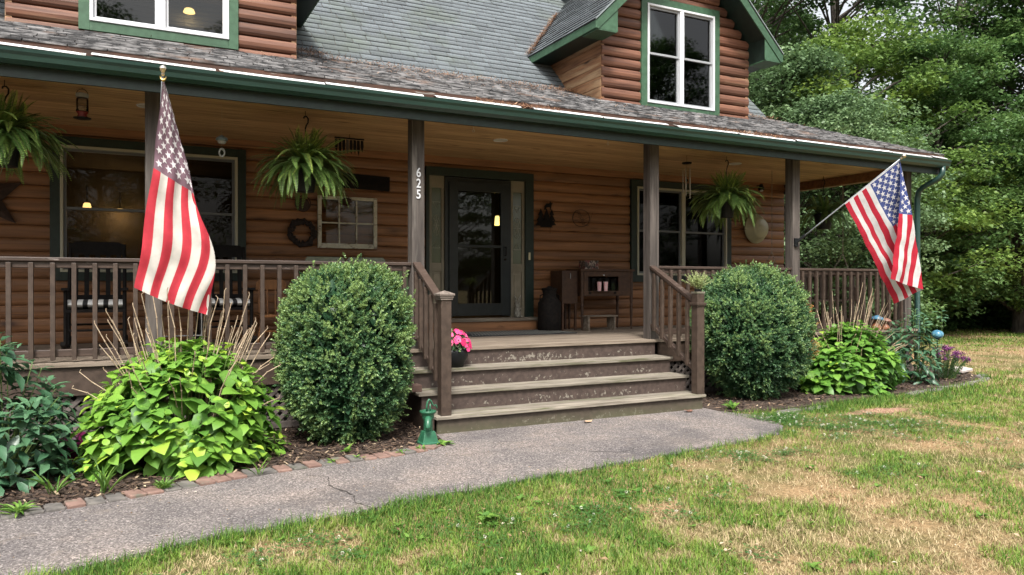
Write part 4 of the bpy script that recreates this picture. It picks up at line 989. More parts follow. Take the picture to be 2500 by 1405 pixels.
m = MB(); m.torus((1.97, 2.37, 2.10), .15, .038, n=40, wob=.35); wallobj('wreath', 'dark twig wreath on the log wall left of the old window sash', 'wreath', m, pm('dark_twigs', (.012, .009, .009), (.035, .025, .022), (1, 1, 1), 60, 4, .9, .8, .2), (1.97, 2.37, 2.10))
t = thing('skillet_decor', 'round rusty metal grate with short handle above the wreath', 'wall decoration', (1.98, 2.38, 2.47))
m = MB(); m.torus((1.98, 2.37, 2.48), .098, .007); m.lathe([(.085, 0), (.09, .012), (.07, .02), (.02, .022)], (1.98, 2.385, 2.46), 20, M=Matrix.Rotation(R(90), 3, 'X')); m.build('disc', M_rustmetal, t)
MB().bar((2.07, 2.37, 2.47), (2.16, 2.37, 2.465), .02, .012).build('handle', M_rustmetal, t)
t = thing('wooden_sign', 'long dark carved wooden sign behind the hanging fern', 'sign', (2.43, 2.38, 2.8))
m = MB(); m.prism([(1.72, 2.80), (1.80, 2.73), (3.14, 2.70), (3.145, 2.895), (1.86, 2.93), (1.75, 2.88)], lambda p, e: (p[0], 2.37 + e * .03, p[1])); x = 1.86
while x < 3.08: hgt = random.uniform(.05, .09); m.box(x, x + random.uniform(.01, .05), 2.362, 2.376, 2.815 - hgt / 2, 2.815 + hgt / 2); x += random.uniform(.05, .08)
m.build('board', M_blackwood, t)
# cut-out ornament: bear and trees
t = thing('iron_ornament', 'black iron ornament of a small animal above pine trees, right of the door', 'wall ornament', (5.6, 2.38, 2.45))
def outl(mb, pts, y=2.375, th=.008): mb.prism(pts, lambda p, e: (p[0], y + e * th, p[1]))
m = MB(); bx, bz = 5.56, 2.62
outl(m, [(bx, bz - .06), (bx + .005, bz), (bx + .04, bz + .035), (bx + .09, bz + .04), (bx + .10, bz + .075), (bx + .12, bz + .06), (bx + .155, bz + .055), (bx + .13, bz + .03), (bx + .12, bz - .01), (bx + .115, bz - .06), (bx + .10, bz - .06), (bx + .095, bz - .015), (bx + .04, bz - .02), (bx + .03, bz - .06)]); m.build('animal_silhouette', M_blackwood, t)
m = MB()
for cx, s in ((5.50, .9), (5.60, 1.1), (5.69, .8)):
    for k in range(3): w_ = (.05 + .025 * k) * s; zt = 2.58 - .075 * k; outl(m, [(cx - w_, zt - .12 * s), (cx + w_, zt - .12 * s), (cx, zt)], 2.372 + .002 * k)
outl(m, [(5.42, 2.33), (5.47, 2.42), (5.56, 2.36), (5.66, 2.36), (5.75, 2.42), (5.72, 2.33), (5.6, 2.30)]); m.tube([(5.66, 2.375, 2.35), (5.66, 2.375, 2.20)], .003, 5)
m.build('tree_silhouette', M_blackwood, t)
m = MB(); m.torus((6.21, 2.37, 2.46), .155, .006, n=36, sz=.85)
for k in range(5): m.tube([(6.21 - .15 + .06 * k + .02 * q, 2.37, 2.46 + .12 * math.sin(q / 6 * math.pi * 1.0 + k)) for q in range(7)], .003, 4)
for k in (-.06, 0, .06): m.tube([(6.06 + q * .05, 2.37, 2.46 + k + .025 * math.sin(q * 1.3)) for q in range(7)], .003, 4)
wallobj('wire_basket', 'oval rusty wire basket hung on the log wall', 'wire basket', m, M_rustmetal, (6.21, 2.37, 2.46))
# enamel tub
q = Matrix.Rotation(R(90), 3, 'X')
m = MB(); m.lathe([(.04, .14), (.15, .14), (.18, .125), (.235, .02), (.26, .012), (.262, 0), (.24, -.004)], (9.84, 2.37, 2.42), 32, M=q); tag(m.build('enamel_tub', flat('cream_enamel', (.34, .33, .22), .3), smooth=True, origin=(9.84, 2.37, 2.42)), 'round cream enamel wash tub hung on the log wall', 'tub')
t = thing('basket_rim', 'x', 'y') if False else None

# ------------------------------------------------------------ furniture on the porch
def rocker(loc, rz, label):
    t = thing('rocking_chair', label, 'rocking chair', loc, 'black rocking chairs under the left window')
    def b(mb, *a, **k): return mb
    L = Vector(loc); Q = Matrix.Translation(L)
    def BX(mb, x0, x1, y0, y1, z0, z1): return mb.box(x0, x1, y0, y1, z0, z1, M=Q)
    def TB(mb, pts, r, n=6): return mb.tube([L + Vector(p) for p in pts], r, n)
    for s in (-.27, .27):
        m = MB(); m.prism([(-.42, .09), (-.25, .03), (0, .005), (.25, .02), (.5, .09), (.5, .125), (.25, .055), (0, .04), (-.25, .065), (-.42, .125)], lambda p, e, s=s: L + Vector((s - .02 + e * .04, p[0], p[1]))); m.build('rocker', M_blackwood, t)
    for s in (-.26, .26):
        m = MB(); TB(m, [(s, -.22, .05), (s, -.22, .62)], .019); m.build('leg', M_blackwood, t)
        m = MB(); TB(m, [(s, .22, .05), (s, .25, .45), (s * .98, .40, 1.12)], .019); m.build('back_post', M_blackwood, t)
        m = MB(); BX(m, s - .035, s + .035, -.27, .30, .62, .645); m.build('armrest', M_blackwood, t)
    m = MB(); m.prism([(-.27, 1.0), (.27, 1.0), (.27, 1.10), (.2, 1.14), (-.2, 1.14), (-.27, 1.10)], lambda p, e: L + Vector((p[0], .375 + e * .02, p[1]))); m.build('headrest', M_blackwood, t); m = MB(); BX(m, -.25, .25, .262, .282, .52, .57); m.build('back_rail', M_blackwood, t)
    for i in range(5):
        x = -.2 + i * .1; m = MB(); m.bar(L + Vector((x, .275, .54)), L + Vector((x, .385, 1.02)), .045, .012); m.build('back_slat', M_blackwood, t)
    m = MB(); BX(m, -.27, .27, -.24, .26, .40, .43); TB(m, [(-.26, -.22, .22), (.26, -.22, .22)], .012); TB(m, [(-.26, .22, .26), (.26, .22, .26)], .012); m.build('seat', M_blackwood, t)
    # striped roll cushion on the seat
    cm = MB(); n = 11
    for i in range(n):
        x0 = -.25 + .5 * i / n; x1 = x0 + .5 / n; cm.add([(L.x + x, L.y + .01 + .235 * math.cos(a), L.z + .478 + .048 * math.sin(a)) for x in (x0, x1) for a in np.linspace(0, 2 * math.pi, 17)[:-1]], [(k, (k + 1) % 16, 16 + (k + 1) % 16, 16 + k) for k in range(16)] + ([tuple(range(16))[::-1]] if i == 0 else []) + ([tuple(range(16, 32))] if i == n - 1 else []), i % 2)
    c = cm.build('seat_cushion', [flat('white_cushion', (.55, .55, .53), .8), flat('black_cushion', (.012, .012, .012), .8)], origin=(L.x, L.y, L.z + .48))
    tag(c, 'black and white striped cushion on ' + ('the left' if L.x < .3 else 'the right') + ' rocking chair', 'cushion', 'striped cushions on the rocking chairs')
    return t
rocker((-.32, 1.35, DK), 0, 'black rocking chair at the left, below the window with the lamps')
rocker((.93, 1.45, DK), 0, 'black rocking chair partly hidden behind the left flag')
M_oak = pm('honey_oak', (.17, .070, .022), (.26, .115, .038), (6, 6, .8), 4, 5, .4, .08, .15)
t = thing('wooden_chair', 'honey coloured wooden spindle chair between flag and boxwood', 'chair', (1.50, 1.65, DK)); L = Vector((1.50, 1.65, DK))
m = MB(); m.prism([(-.17, .62), (.17, .62), (.18, .70), (.14, .74), (-.14, .74), (-.18, .70)], lambda p, e: L + Vector((p[0], .20 + e * .02, p[1]))); m.build('headrest', M_oak, t, bevel=.004)
for i in range(4): x = -.14 + i * .093; m = MB(); m.tube([L + Vector((x, .17, .32)), L + Vector((x, .19, .46)), L + Vector((x, .21, .63))], [.008, .013, .008], 8); m.build('spindle', M_oak, t)
m = MB(); m.box(-.19, .19, -.17, .20, .30, .33, M=Matrix.Translation(L)); m.build('seat', M_oak, t, bevel=.006)
for sx in (-1, 1):
    for sy in (-1, 1): m = MB(); m.tube([L + Vector((sx * .15, sy * .14, .30)), L + Vector((sx * .21, sy * .18, 0))], [.018, .013], 8); m.build('leg', M_oak, t)
m = MB(); m.tube([L + Vector((-.185, -.165, .14)), L + Vector((.185, -.165, .14))], .009, 6); m.tube([L + Vector((-.185, .165, .14)), L + Vector((.185, .165, .14))], .009, 6); m.build('stretcher', M_oak, t)
# pale green glider bench
t = thing('metal_bench', 'pale green metal glider bench behind the left boxwood', 'bench', (2.5, 2.0, DK)); M_pg = flat('pale_green_enamel', (.17, .19, .13), .35)
M_pgd = flat('green_enamel', (.085, .14, .065), .4)
for x0, x1 in ((1.97, 2.475), (2.505, 3.02)):
    m = MB(); m.prism([(x0, 1.40), (x1, 1.40), (x1, 1.76), (x1 - .03, 1.79), (x0 + .03, 1.79), (x0, 1.76)], lambda p, e: (p[0], 2.12 + e * .02 + (p[1] - 1.4) * .15, p[1])); m.build('back_panel', M_pg, t, bevel=.006)
MB().box(1.97, 3.02, 1.65, 2.12, 1.16, 1.20).build('seat', M_pgd, t, bevel=.01)
for x in (1.93, 3.06):
    m = MB(); m.tube([(x, 1.62, .76), (x, 1.60, 1.36), (x, 1.66, 1.41), (x, 2.05, 1.41), (x, 2.14, 1.30), (x, 2.14, .76)], .016, 8); m.build('side_frame', M_pg, t, smooth=True)
m = MB(); m.box(3.06, 3.30, 1.75, 2.15, .752, 1.66); tag(m.build('painted_cabinet', M_pgd, origin=(3.18, 1.95, DK), bevel=.01), 'small green painted cabinet between the bench and the numbered post', 'cabinet')
# white wire stand behind the flag foot
t = thing('wire_stand', 'thin white metal frame on the deck behind the left flag', 'metal stand', (.35, .6, DK)); wm = flat('grey_wire', (.35, .36, .36), .4, .5, .5)
for x in (.13, .62):
    m = MB(); m.tube([(x, .5, DK), (x, .5, 1.23), (x + .1, .5, 1.29)], .006, 6); m.build('upright', wm, t)
m = MB(); m.tube([(.13, .5, .93), (.62, .5, .93)], .006, 6); m.tube([(.23, .5, 1.29), (.72, .5, 1.29)], .006, 6); m.build('crossbar', wm, t)

# desk with a glazed front, two cups in it, a box on it, a stool under it
M_desk = pm('dark_walnut', (.032, .014, .007), (.060, .028, .013), (5, 5, 5), 4, 5, .6, .08, .15)
t = thing('side_table', 'dark wooden table with glazed front compartment and turned legs', 'table', (6.4, 2.1, DK))
MB().box(5.93, 6.90, 1.92, 2.36, 1.635, 1.665).build('tabletop', M_desk, t, bevel=.004)
m = MB(); m.box(5.99, 6.86, 2.33, 2.35, 1.27, 1.635); m.box(5.99, 6.86, 1.95, 2.35, 1.262, 1.28); m.box(5.97, 6.0, 1.96, 2.34, 1.28, 1.635); m.box(6.84, 6.88, 1.96, 2.34, 1.28, 1.635)
m.box(6.0, 6.84, 1.95, 1.97, 1.555, 1.635); m.box(6.0, 6.84, 1.95, 1.97, 1.28, 1.335); m.box(6.0, 6.07, 1.95, 1.97, 1.335, 1.555); m.box(6.62, 6.84, 1.95, 1.97, 1.335, 1.555); m.build('case', M_desk, t, bevel=.003)
MB().box(6.07, 6.62, 1.958, 1.962, 1.335, 1.53).build('glass_front', glass_mat('cabinet_glass', (.7, .7, .7), .8), t)
for x in (6.1, 6.55): MB().box(x - .02, x + .02, 1.94, 1.95, 1.29, 1.325).build('latch', M_blackwood, t)
m = MB(); m.lathe([(.008, -.01), (.012, .0), (.008, .01)], (6.34, 1.94, 1.575), 8); m.build('knob', M_white, t)
for x, y in ((5.97, 1.96), (6.86, 1.96), (5.97, 2.33), (6.86, 2.33)):
    m = MB(); m.lathe([(.012, 0), (.014, .05), (.024, .30), (.018, .33), (.026, .36), (.018, .40), (.026, .44), (.026, .88)], (x, y, DK), 10); m.build('leg', M_desk, t)
t = thing('cabinet', 'dark wooden cabinet standing left of the glazed table', 'cabinet', (5.82, 2.25, DK))
MB().box(5.66, 5.93, 2.02, 2.36, 1.15, 1.64).build('case', M_desk, t, bevel=.004)
for x in (5.68, 5.90):
    for y in (2.04, 2.33): MB().box(x - .015, x + .015, y - .015, y + .015, DK, 1.15).build('leg', M_desk, t)
MB().box(5.80, 5.806, 2.012, 2.02, 1.52, 1.60).build('handle', M_sashg, t)
m = MB(); m.box(6.06, 6.30, 2.02, 2.20, 1.666, 1.795); tag(m.build('patterned_box', pm('collage_box', (.025, .016, .012), (.34, .27, .22), (1, 1, 1), 38, 3, .5, 0, .1, lo=.48, hi=.62, c3=(.14, .03, .025), patch=(16, .55, .58)), origin=(6.18, 2.1, 1.666), bevel=.004), 'small patterned box on top of the glazed table', 'box')
M_str = None
MB().box(6.15, 6.46, 1.90, 1.95, 1.325, 1.336).build('ledge', M_desk, bpy.data.objects['side_table'])
for i, x in enumerate((6.245, 6.36)):
    t = MB(); n = 20
    V = [(x + r_ * math.cos(a), 1.915 + r_ * math.sin(a), z) for r_, z in ((.026, 1.337), (.034, 1.475)) for a in np.linspace(0, 2 * math.pi, n + 1)[:-1]]
    for k in range(n): t.add([V[k], V[(k + 1) % n], V[n + (k + 1) % n], V[n + k]], [(0, 1, 2, 3)], k % 2)
    o = t.build('paper_cup', [flat('cup_white', (.8, .75, .75), .5), flat('cup_red', (.50, .06, .09), .5)], origin=(x, 1.915, 1.337)); tag(o, ['left', 'right'][i] + ' red and white striped cup behind the glass of the table', 'cup', 'striped cups in the glazed table')
t = thing('step_stool', 'small low wooden stool on the deck beneath the glazed table', 'stool', (6.22, 1.9, DK))
MB().box(5.96, 6.50, 1.80, 2.04, .955, .975).build('seat', M_deck, t, bevel=.003)
for x in (5.99, 6.45): MB().box(x, x + .025, 1.82, 2.02, DK, .955).build('leg', M_deck, t, bevel=.003)
t = thing('milk_can', 'tall dark metal milk can standing right of the front door', 'milk can', (5.48, 2.08, DK))
m = MB(); m.lathe([(.165, 0), (.172, .01), (.172, .40), (.165, .42), (.10, .50), (.095, .55), (.11, .60), (.11, .61)], (5.48, 2.08, DK), 24); m.build('body', M_darkmetal, t, smooth=True)
m = MB(); m.lathe([(.118, .60), (.118, .625), (.05, .64), (.02, .66)], (5.48, 2.08, DK), 20); m.build('lid', M_darkmetal, t, smooth=True)
for s in (-1, 1): m = MB(); m.tube([(5.48 + s * .10, 2.08, DK + .54), (5.48 + s * .155, 2.08, DK + .52), (5.48 + s * .16, 2.08, DK + .44)], .009, 6); m.build('handle', M_darkmetal, t)
# door mat
m = MB()
mp = [(3.95, 1.42), (5.55, 1.42), (5.55, 2.26), (3.95, 2.26)]
m.add([(p[0], p[1], DK + .012) for p in mp] + [(p[0], p[1], DK + .001) for p in mp], [(0, 1, 2, 3), (0, 4, 5, 1), (1, 5, 6, 2), (2, 6, 7, 3), (3, 7, 4, 0)], 0, .5)
for i in range(34):
    x = 3.97 + i * .047
    for s in (1, -1):
        a = (x if s > 0 else x + .3); pts_ = [(a, 1.44), (a + s * .30, 2.24)]
        a0 = max(3.97, min(5.53, pts_[0][0])); a1 = max(3.97, min(5.53, pts_[1][0])); m.bar((a0, 1.44, DK + .0125 + (s > 0) * .001), (a1, 2.24, DK + .0125 + (s > 0) * .001), .007, .002, 1)
tag(m.build('door_mat', [flat('dark_mat', (.02, .022, .026), .9), flat('mat_cord', (.20, .20, .18), .9)], origin=(4.75, 1.85, DK)), 'dark grey patterned door mat in front of the door', 'door mat')
# rabbit figure
t = MB(); c = (5.08, 2.33, .951)
t.lathe([(.035, 0), (.05, .02), (.052, .07), (.04, .13), (.028, .16), (.034, .18), (.036, .20), (.026, .225), (.008, .235)], c, 16)
for s, tl in ((-1, -.03), (1, .035)): t.tube([(c[0] + s * .012, c[1], c[2] + .22), (c[0] + s * .02 + tl * .4, c[1], c[2] + .28), (c[0] + s * .02 + tl, c[1], c[2] + .325)], [.010, .015, .004], 8)
for s in (-1, 1): t.tube([(c[0] + s * .03, c[1] - .035, c[2] + .13), (c[0] + s * .02, c[1] - .06, c[2] + .09)], [.014, .01], 8); t.tube([(c[0] + s * .03, c[1] - .02, c[2] + .015), (c[0] + s * .03, c[1] - .075, c[2] + .012)], [.018, .012], 8)
tag(t.build('rabbit_figurine', pm('grey_resin', (.12, .11, .085), (.30, .29, .25), (1, 1, 1), 25, 3, .6, .1, .1), origin=c, smooth=True), 'small grey rabbit figurine with long ears on the door sill', 'figurine')

# ------------------------------------------------------------ front yard ornaments
M_pump = pm('green_cast_iron_paint', (.018, .085, .045), (.028, .115, .062), (1, 1, 1), 12, 3, .32, .06, .05)
pc = Vector((2.33, -1.27, .035)); t = thing('water_pump', 'small green cast iron hand pump ornament beside the steps', 'hand pump', pc)
m = MB(); prof = []
m.add([(pc.x + sx * a, pc.y + sy * a, pc.z + z) for a, z in ((.085, 0), (.085, .012), (.072, .02), (.050, .105), (.046, .11)) for sx, sy in ((-1, -1), (1, -1), (1, 1), (-1, 1))], [(i * 4 + k, i * 4 + (k + 1) % 4, i * 4 + 4 + (k + 1) % 4, i * 4 + 4 + k) for i in range(4) for k in range(4)] + [(16, 17, 18, 19)]); m.build('base', M_pump, t, bevel=.008)
m = MB(); m.lathe([(.042, .105), (.040, .12), (.040, .20), (.046, .21), (.052, .225), (.056, .255), (.060, .262), (.070, .268), (.072, .285), (.066, .288), (.050, .287), (.045, .275), (.01, .272)], pc, 28); m.build('pump_body', M_pump, t, smooth=True)
m = MB(); m.tube([pc + Vector(p) for p in ((-.01, -.03, .225), (-.022, -.062, .215), (-.035, -.088, .185), (-.038, -.098, .160), (-.038, -.10, .148))], [.030, .030, .027, .024, .024], 14); m.build('spout', M_pump, t, smooth=True)
m = MB(); m.tube([pc + Vector(p) for p in ((-.012, 0, .275), (-.012, 0, .33), (-.004, 0, .365), (.010, 0, .382), (.026, 0, .372), (.040, 0, .34), (.055, 0, .325), (.072, 0, .332), (.080, 0, .322), (.085, 0, .30))], [.009, .010, .010, .009, .008, .007, .006, .006, .006, .007], 8); m.tube([pc + Vector(p) for p in ((.02, 0, .275), (.02, 0, .345))], .007, 8); m.build('pump_handle', M_pump, t, smooth=True)
m = MB(); m.lathe([(.02, 0), (.11, .015), (.13, .06), (.12, .13), (.07, .185), (.005, .2)], (0, 0, 0), 4) if False else None
bm = MB(); pr = [(.125 * math.sin(a) + .001, .125 - .125 * math.cos(a)) for a in np.linspace(0, math.pi, 17)]; bm.lathe(pr, (-.40, -.60, .02), 28); tag(bm.build('ball', pm('magenta_ball', (.13, .012, .06), (.16, .018, .08), (1, 1, 1), 6, 3, .22, .0, .05), origin=(-.40, -.60, .02), smooth=True), 'dull magenta ball lying in the mulch at the left', 'ball')
# gazing globe on stake and toadstool figures
t = thing('garden_globe', 'pale blue glass globe on a stake at the right bed', 'garden globe', (10.57, -.5, 0))
m = MB(); m.lathe([(.082 * math.sin(a) + .001, .70 - .065 * math.cos(a)) for a in np.linspace(0, math.pi, 13)], (10.57, -.5, 0), 20); m.build('globe', pm('blue_glass', (.04, .13, .20), (.14, .32, .42), (1, 1, 1), 14, 3, .12, 0, 0), t, smooth=True)
m = MB(); m.tube([(10.57, -.5, 0), (10.57, -.5, .64)], .006, 6); m.lathe([(.008, .60), (.03, .64), (.035, .65)], (10.57, -.5, 0), 10); m.build('stake', M_darkmetal, t)
for i, (x, s, cc, lb) in enumerate(((9.93, .88, (.05, .14, .22), 'taller clay toadstool figure with blue cap on the deck corner'), (10.14, .70, (.20, .10, .07), 'shorter brown clay toadstool figure with drooping brown cap on the deck corner'))):
    t = thing('toadstool_figurine', lb, 'figurine', (x, .14, DK)); L = Vector((x, -.02 + .0, DK)); L = Vector((x, .03, DK))
    m = MB(); m.lathe([(.075 * s, 0), (.085 * s, .02 * s), (.07 * s, .07 * s), (.035 * s, .13 * s), (.03 * s, .19 * s)], L, 18); m.build('body', pm('brown_glaze', (.14, .055, .025), (.24, .10, .05), (1, 1, 1), 14, 3, .35, .1, .1), t, smooth=True)
    m = MB(); m.lathe([(.02 * s, .185 * s), (.105 * s, .17 * s), (.115 * s, .185 * s), (.08 * s, .225 * s), (.03 * s, .25 * s), (.003, .255 * s)], L, 20, M=Matrix.Rotation(R(9), 3, 'Y')); m.build('cap', flat('cap_glaze', cc, .3), t, smooth=True)
MB_ = MB().box(2.41, 2.55, -.52, -.38, .376, .445); tag(MB_.build('loose_brick', M_brick, origin=(2.48, -.45, .376), bevel=.006), 'single brown brick lying on the left end of the second step', 'brick')
# scraps lying about
for nm, lb, x, y, z, mat_ in (('dead_leaf', 'pale curled dead leaf on the asphalt below the steps', 4.15, -1.02, .03, (.36, .24, .15)), ('dead_leaf', 'brown leaf scrap on the asphalt by the right end of the steps', 5.5, -.98, .03, (.13, .06, .04))):
    m = MB(); pts_ = [(x + .07 * math.cos(a) * random.uniform(.6, 1.1), y + .045 * math.sin(a) * random.uniform(.6, 1.1), z + random.uniform(0, .02)) for a in np.linspace(0, 2 * math.pi, 10)[:-1]]; m.add(pts_ + [(x, y, z)], [(i, (i + 1) % 9, 9) for i in range(9)]); tag(m.build(nm, flat('dead_leaf_' + str(round(mat_[0], 2)), mat_, .8), origin=(x, y, z)), lb, 'leaf')
m = MB(); m.box(-.07, .07, -.05, .05, 0, .03); o = m.build('white_stone', flat('white_stone', (.6, .58, .52), .8), bevel=.012); o.location = (9.7, -2.3, .02); tag(o, 'small white scrap lying alone in the lawn at the right', 'stone')
m = MB(); m.prism([(-.25, -.1), (.22, -.12), (.27, .05), (.1, .13), (-.2, .1)], lambda p, e: (p[0], p[1], .045 * e)); o = m.build('flagstone', flat('pale_flagstone', (.42, .37, .34), .8), bevel=.01); o.location = (11.75, -.1, .06); o.rotation_euler = (R(6), 0, .3); tag(o, 'pale pinkish flat stone at the tip of the right bed', 'stone')
# ------------------------------------------------------------ boxwoods
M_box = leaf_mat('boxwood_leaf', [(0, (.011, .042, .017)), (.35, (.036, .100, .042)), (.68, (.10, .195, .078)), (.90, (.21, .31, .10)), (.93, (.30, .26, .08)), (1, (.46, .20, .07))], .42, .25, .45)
def boxwood(label, c, rx, ry, z0, z1, n, seed, tone=0, rust=None, lean=0, gaps=.30, e=2.6):
    rg = np.random.default_rng(seed); cx, cy = c
    t = thing('boxwood_shrub', label, 'shrub', (cx, cy, 0))
    h = z1 - z0
    u = rg.normal(0, 1, (n, 3)); u = unit(u)
    # superellipsoid: barrel like
    k = (np.abs(u[:, 0]) ** e + np.abs(u[:, 1]) ** e + np.abs(u[:, 2]) ** e) ** (-1 / e); S = u * k[:, None]
    th = np.arctan2(S[:, 1], S[:, 0]); zz = S[:, 2]
    taper = np.where(zz < -.2, 1 - .30 * ((-zz - .2) / .8) ** 1.3, 1.0)
    lump = vnoise(th * 3 + 40, zz * 3 + 9, .55, seed) * .55 + vnoise(th * 6 + 40, zz * 6 + 9, .5, seed + 3) * .45
    hole = vnoise(th * 3.4 + 20, zz * 4 + 5, .5, seed + 7)
    keep = ~((hole < gaps) & (rg.random(n) < .88)) ; 
    rr = 1 + (lump - .5) * .30 - rg.random(n) ** 2 * .16 + np.where(rg.random(n) < .05, rg.random(n) * .13, 0)
    P = np.stack([cx + S[:, 0] * rx * taper * rr + lean * (zz + 1) * .5, cy + S[:, 1] * ry * taper * rr, z0 + h / 2 + zz * h / 2 * rr], 1)
    out = unit(S / np.array([rx, ry, h / 2])); P, out, hole, lump, zk = P[keep], out[keep], hole[keep], lump[keep], zz[keep]
    m = len(P); Q = 10
    D0 = unit(out + rg.normal(0, .45, (m, 3)) + np.array([0, 0, .35])); tv = rg.normal(0, .14, m)
    t1 = unit(np.cross(D0, rg.normal(0, 1, (m, 3)))); t2 = np.cross(D0, t1)
    Ps, Ds, Ns, vs = [], [], [], []
    for q in range(Q):
        a = q * 2.4; f = q / Q
        base = P + D0 * (.055 * f); dd = t1 * math.cos(a) + t2 * math.sin(a)
        Ps.append(base); Ds.append(dd * (1 - .5 * f) + D0 * (.5 + .6 * f)); Ns.append(D0 + rg.normal(0, .3, (m, 3)))
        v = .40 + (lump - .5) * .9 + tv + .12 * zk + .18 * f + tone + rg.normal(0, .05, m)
        if rust is not None:
            rd = np.linalg.norm((P - np.array(rust[:3])) / np.array([.22, .36, .42]), axis=1); v = np.where((rd < 1) & (tv > -.08), .93 + .3 * tv.clip(0, .3), np.minimum(v, .88))
        else: v = np.minimum(v, .885)
        vs.append(np.clip(v, 0, 1))
    Ln = rg.uniform(.016, .026, m * Q)
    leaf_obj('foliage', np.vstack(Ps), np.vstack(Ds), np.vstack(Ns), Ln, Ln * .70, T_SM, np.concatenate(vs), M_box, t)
    # twiggy woody inside
    tw = MB()
    for i in range(60):
        a = rg.random() * 6.28; zt = z0 + h * rg.uniform(.35, .9); r_ = rg.uniform(.3, .85)
        p0 = (cx + rg.normal(0, .05), cy + rg.normal(0, .05), 0); p2 = (cx + rx * r_ * math.cos(a), cy + ry * r_ * math.sin(a), zt); p1 = ((p0[0] * 1.2 + p2[0] * .8) / 2, (p0[1] * 1.2 + p2[1] * .8) / 2, zt * .55)
        tw.tube([p0, p1, p2], [.014, .009, .004], 5)
    tw.build('stem', flat('boxwood_wood', (.06, .045, .03), .9), t)
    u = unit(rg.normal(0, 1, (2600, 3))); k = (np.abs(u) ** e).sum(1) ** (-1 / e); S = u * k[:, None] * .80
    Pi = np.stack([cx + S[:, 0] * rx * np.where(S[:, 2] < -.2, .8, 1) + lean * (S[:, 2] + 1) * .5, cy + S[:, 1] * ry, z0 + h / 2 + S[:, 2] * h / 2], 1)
    leaf_obj('shade_core_foliage', Pi, rg.normal(0, 1, (2600, 3)), u, rg.uniform(.09, .15, 2600), np.full(2600, .10), T_SM, rg.random(2600) * .12, M_box, t)  # oversized filler leaves, toned dark so gaps in the shrub look shaded
    return t
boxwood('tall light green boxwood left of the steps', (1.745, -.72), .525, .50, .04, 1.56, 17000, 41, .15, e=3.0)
boxwood('dark green boxwood right of the steps with a rusty orange patch', (6.96, -.52), .73, .58, .02, 1.60, 19000, 42, .04, rust=(7.56, -.72, .82), lean=-.10, gaps=.28, e=2.25)

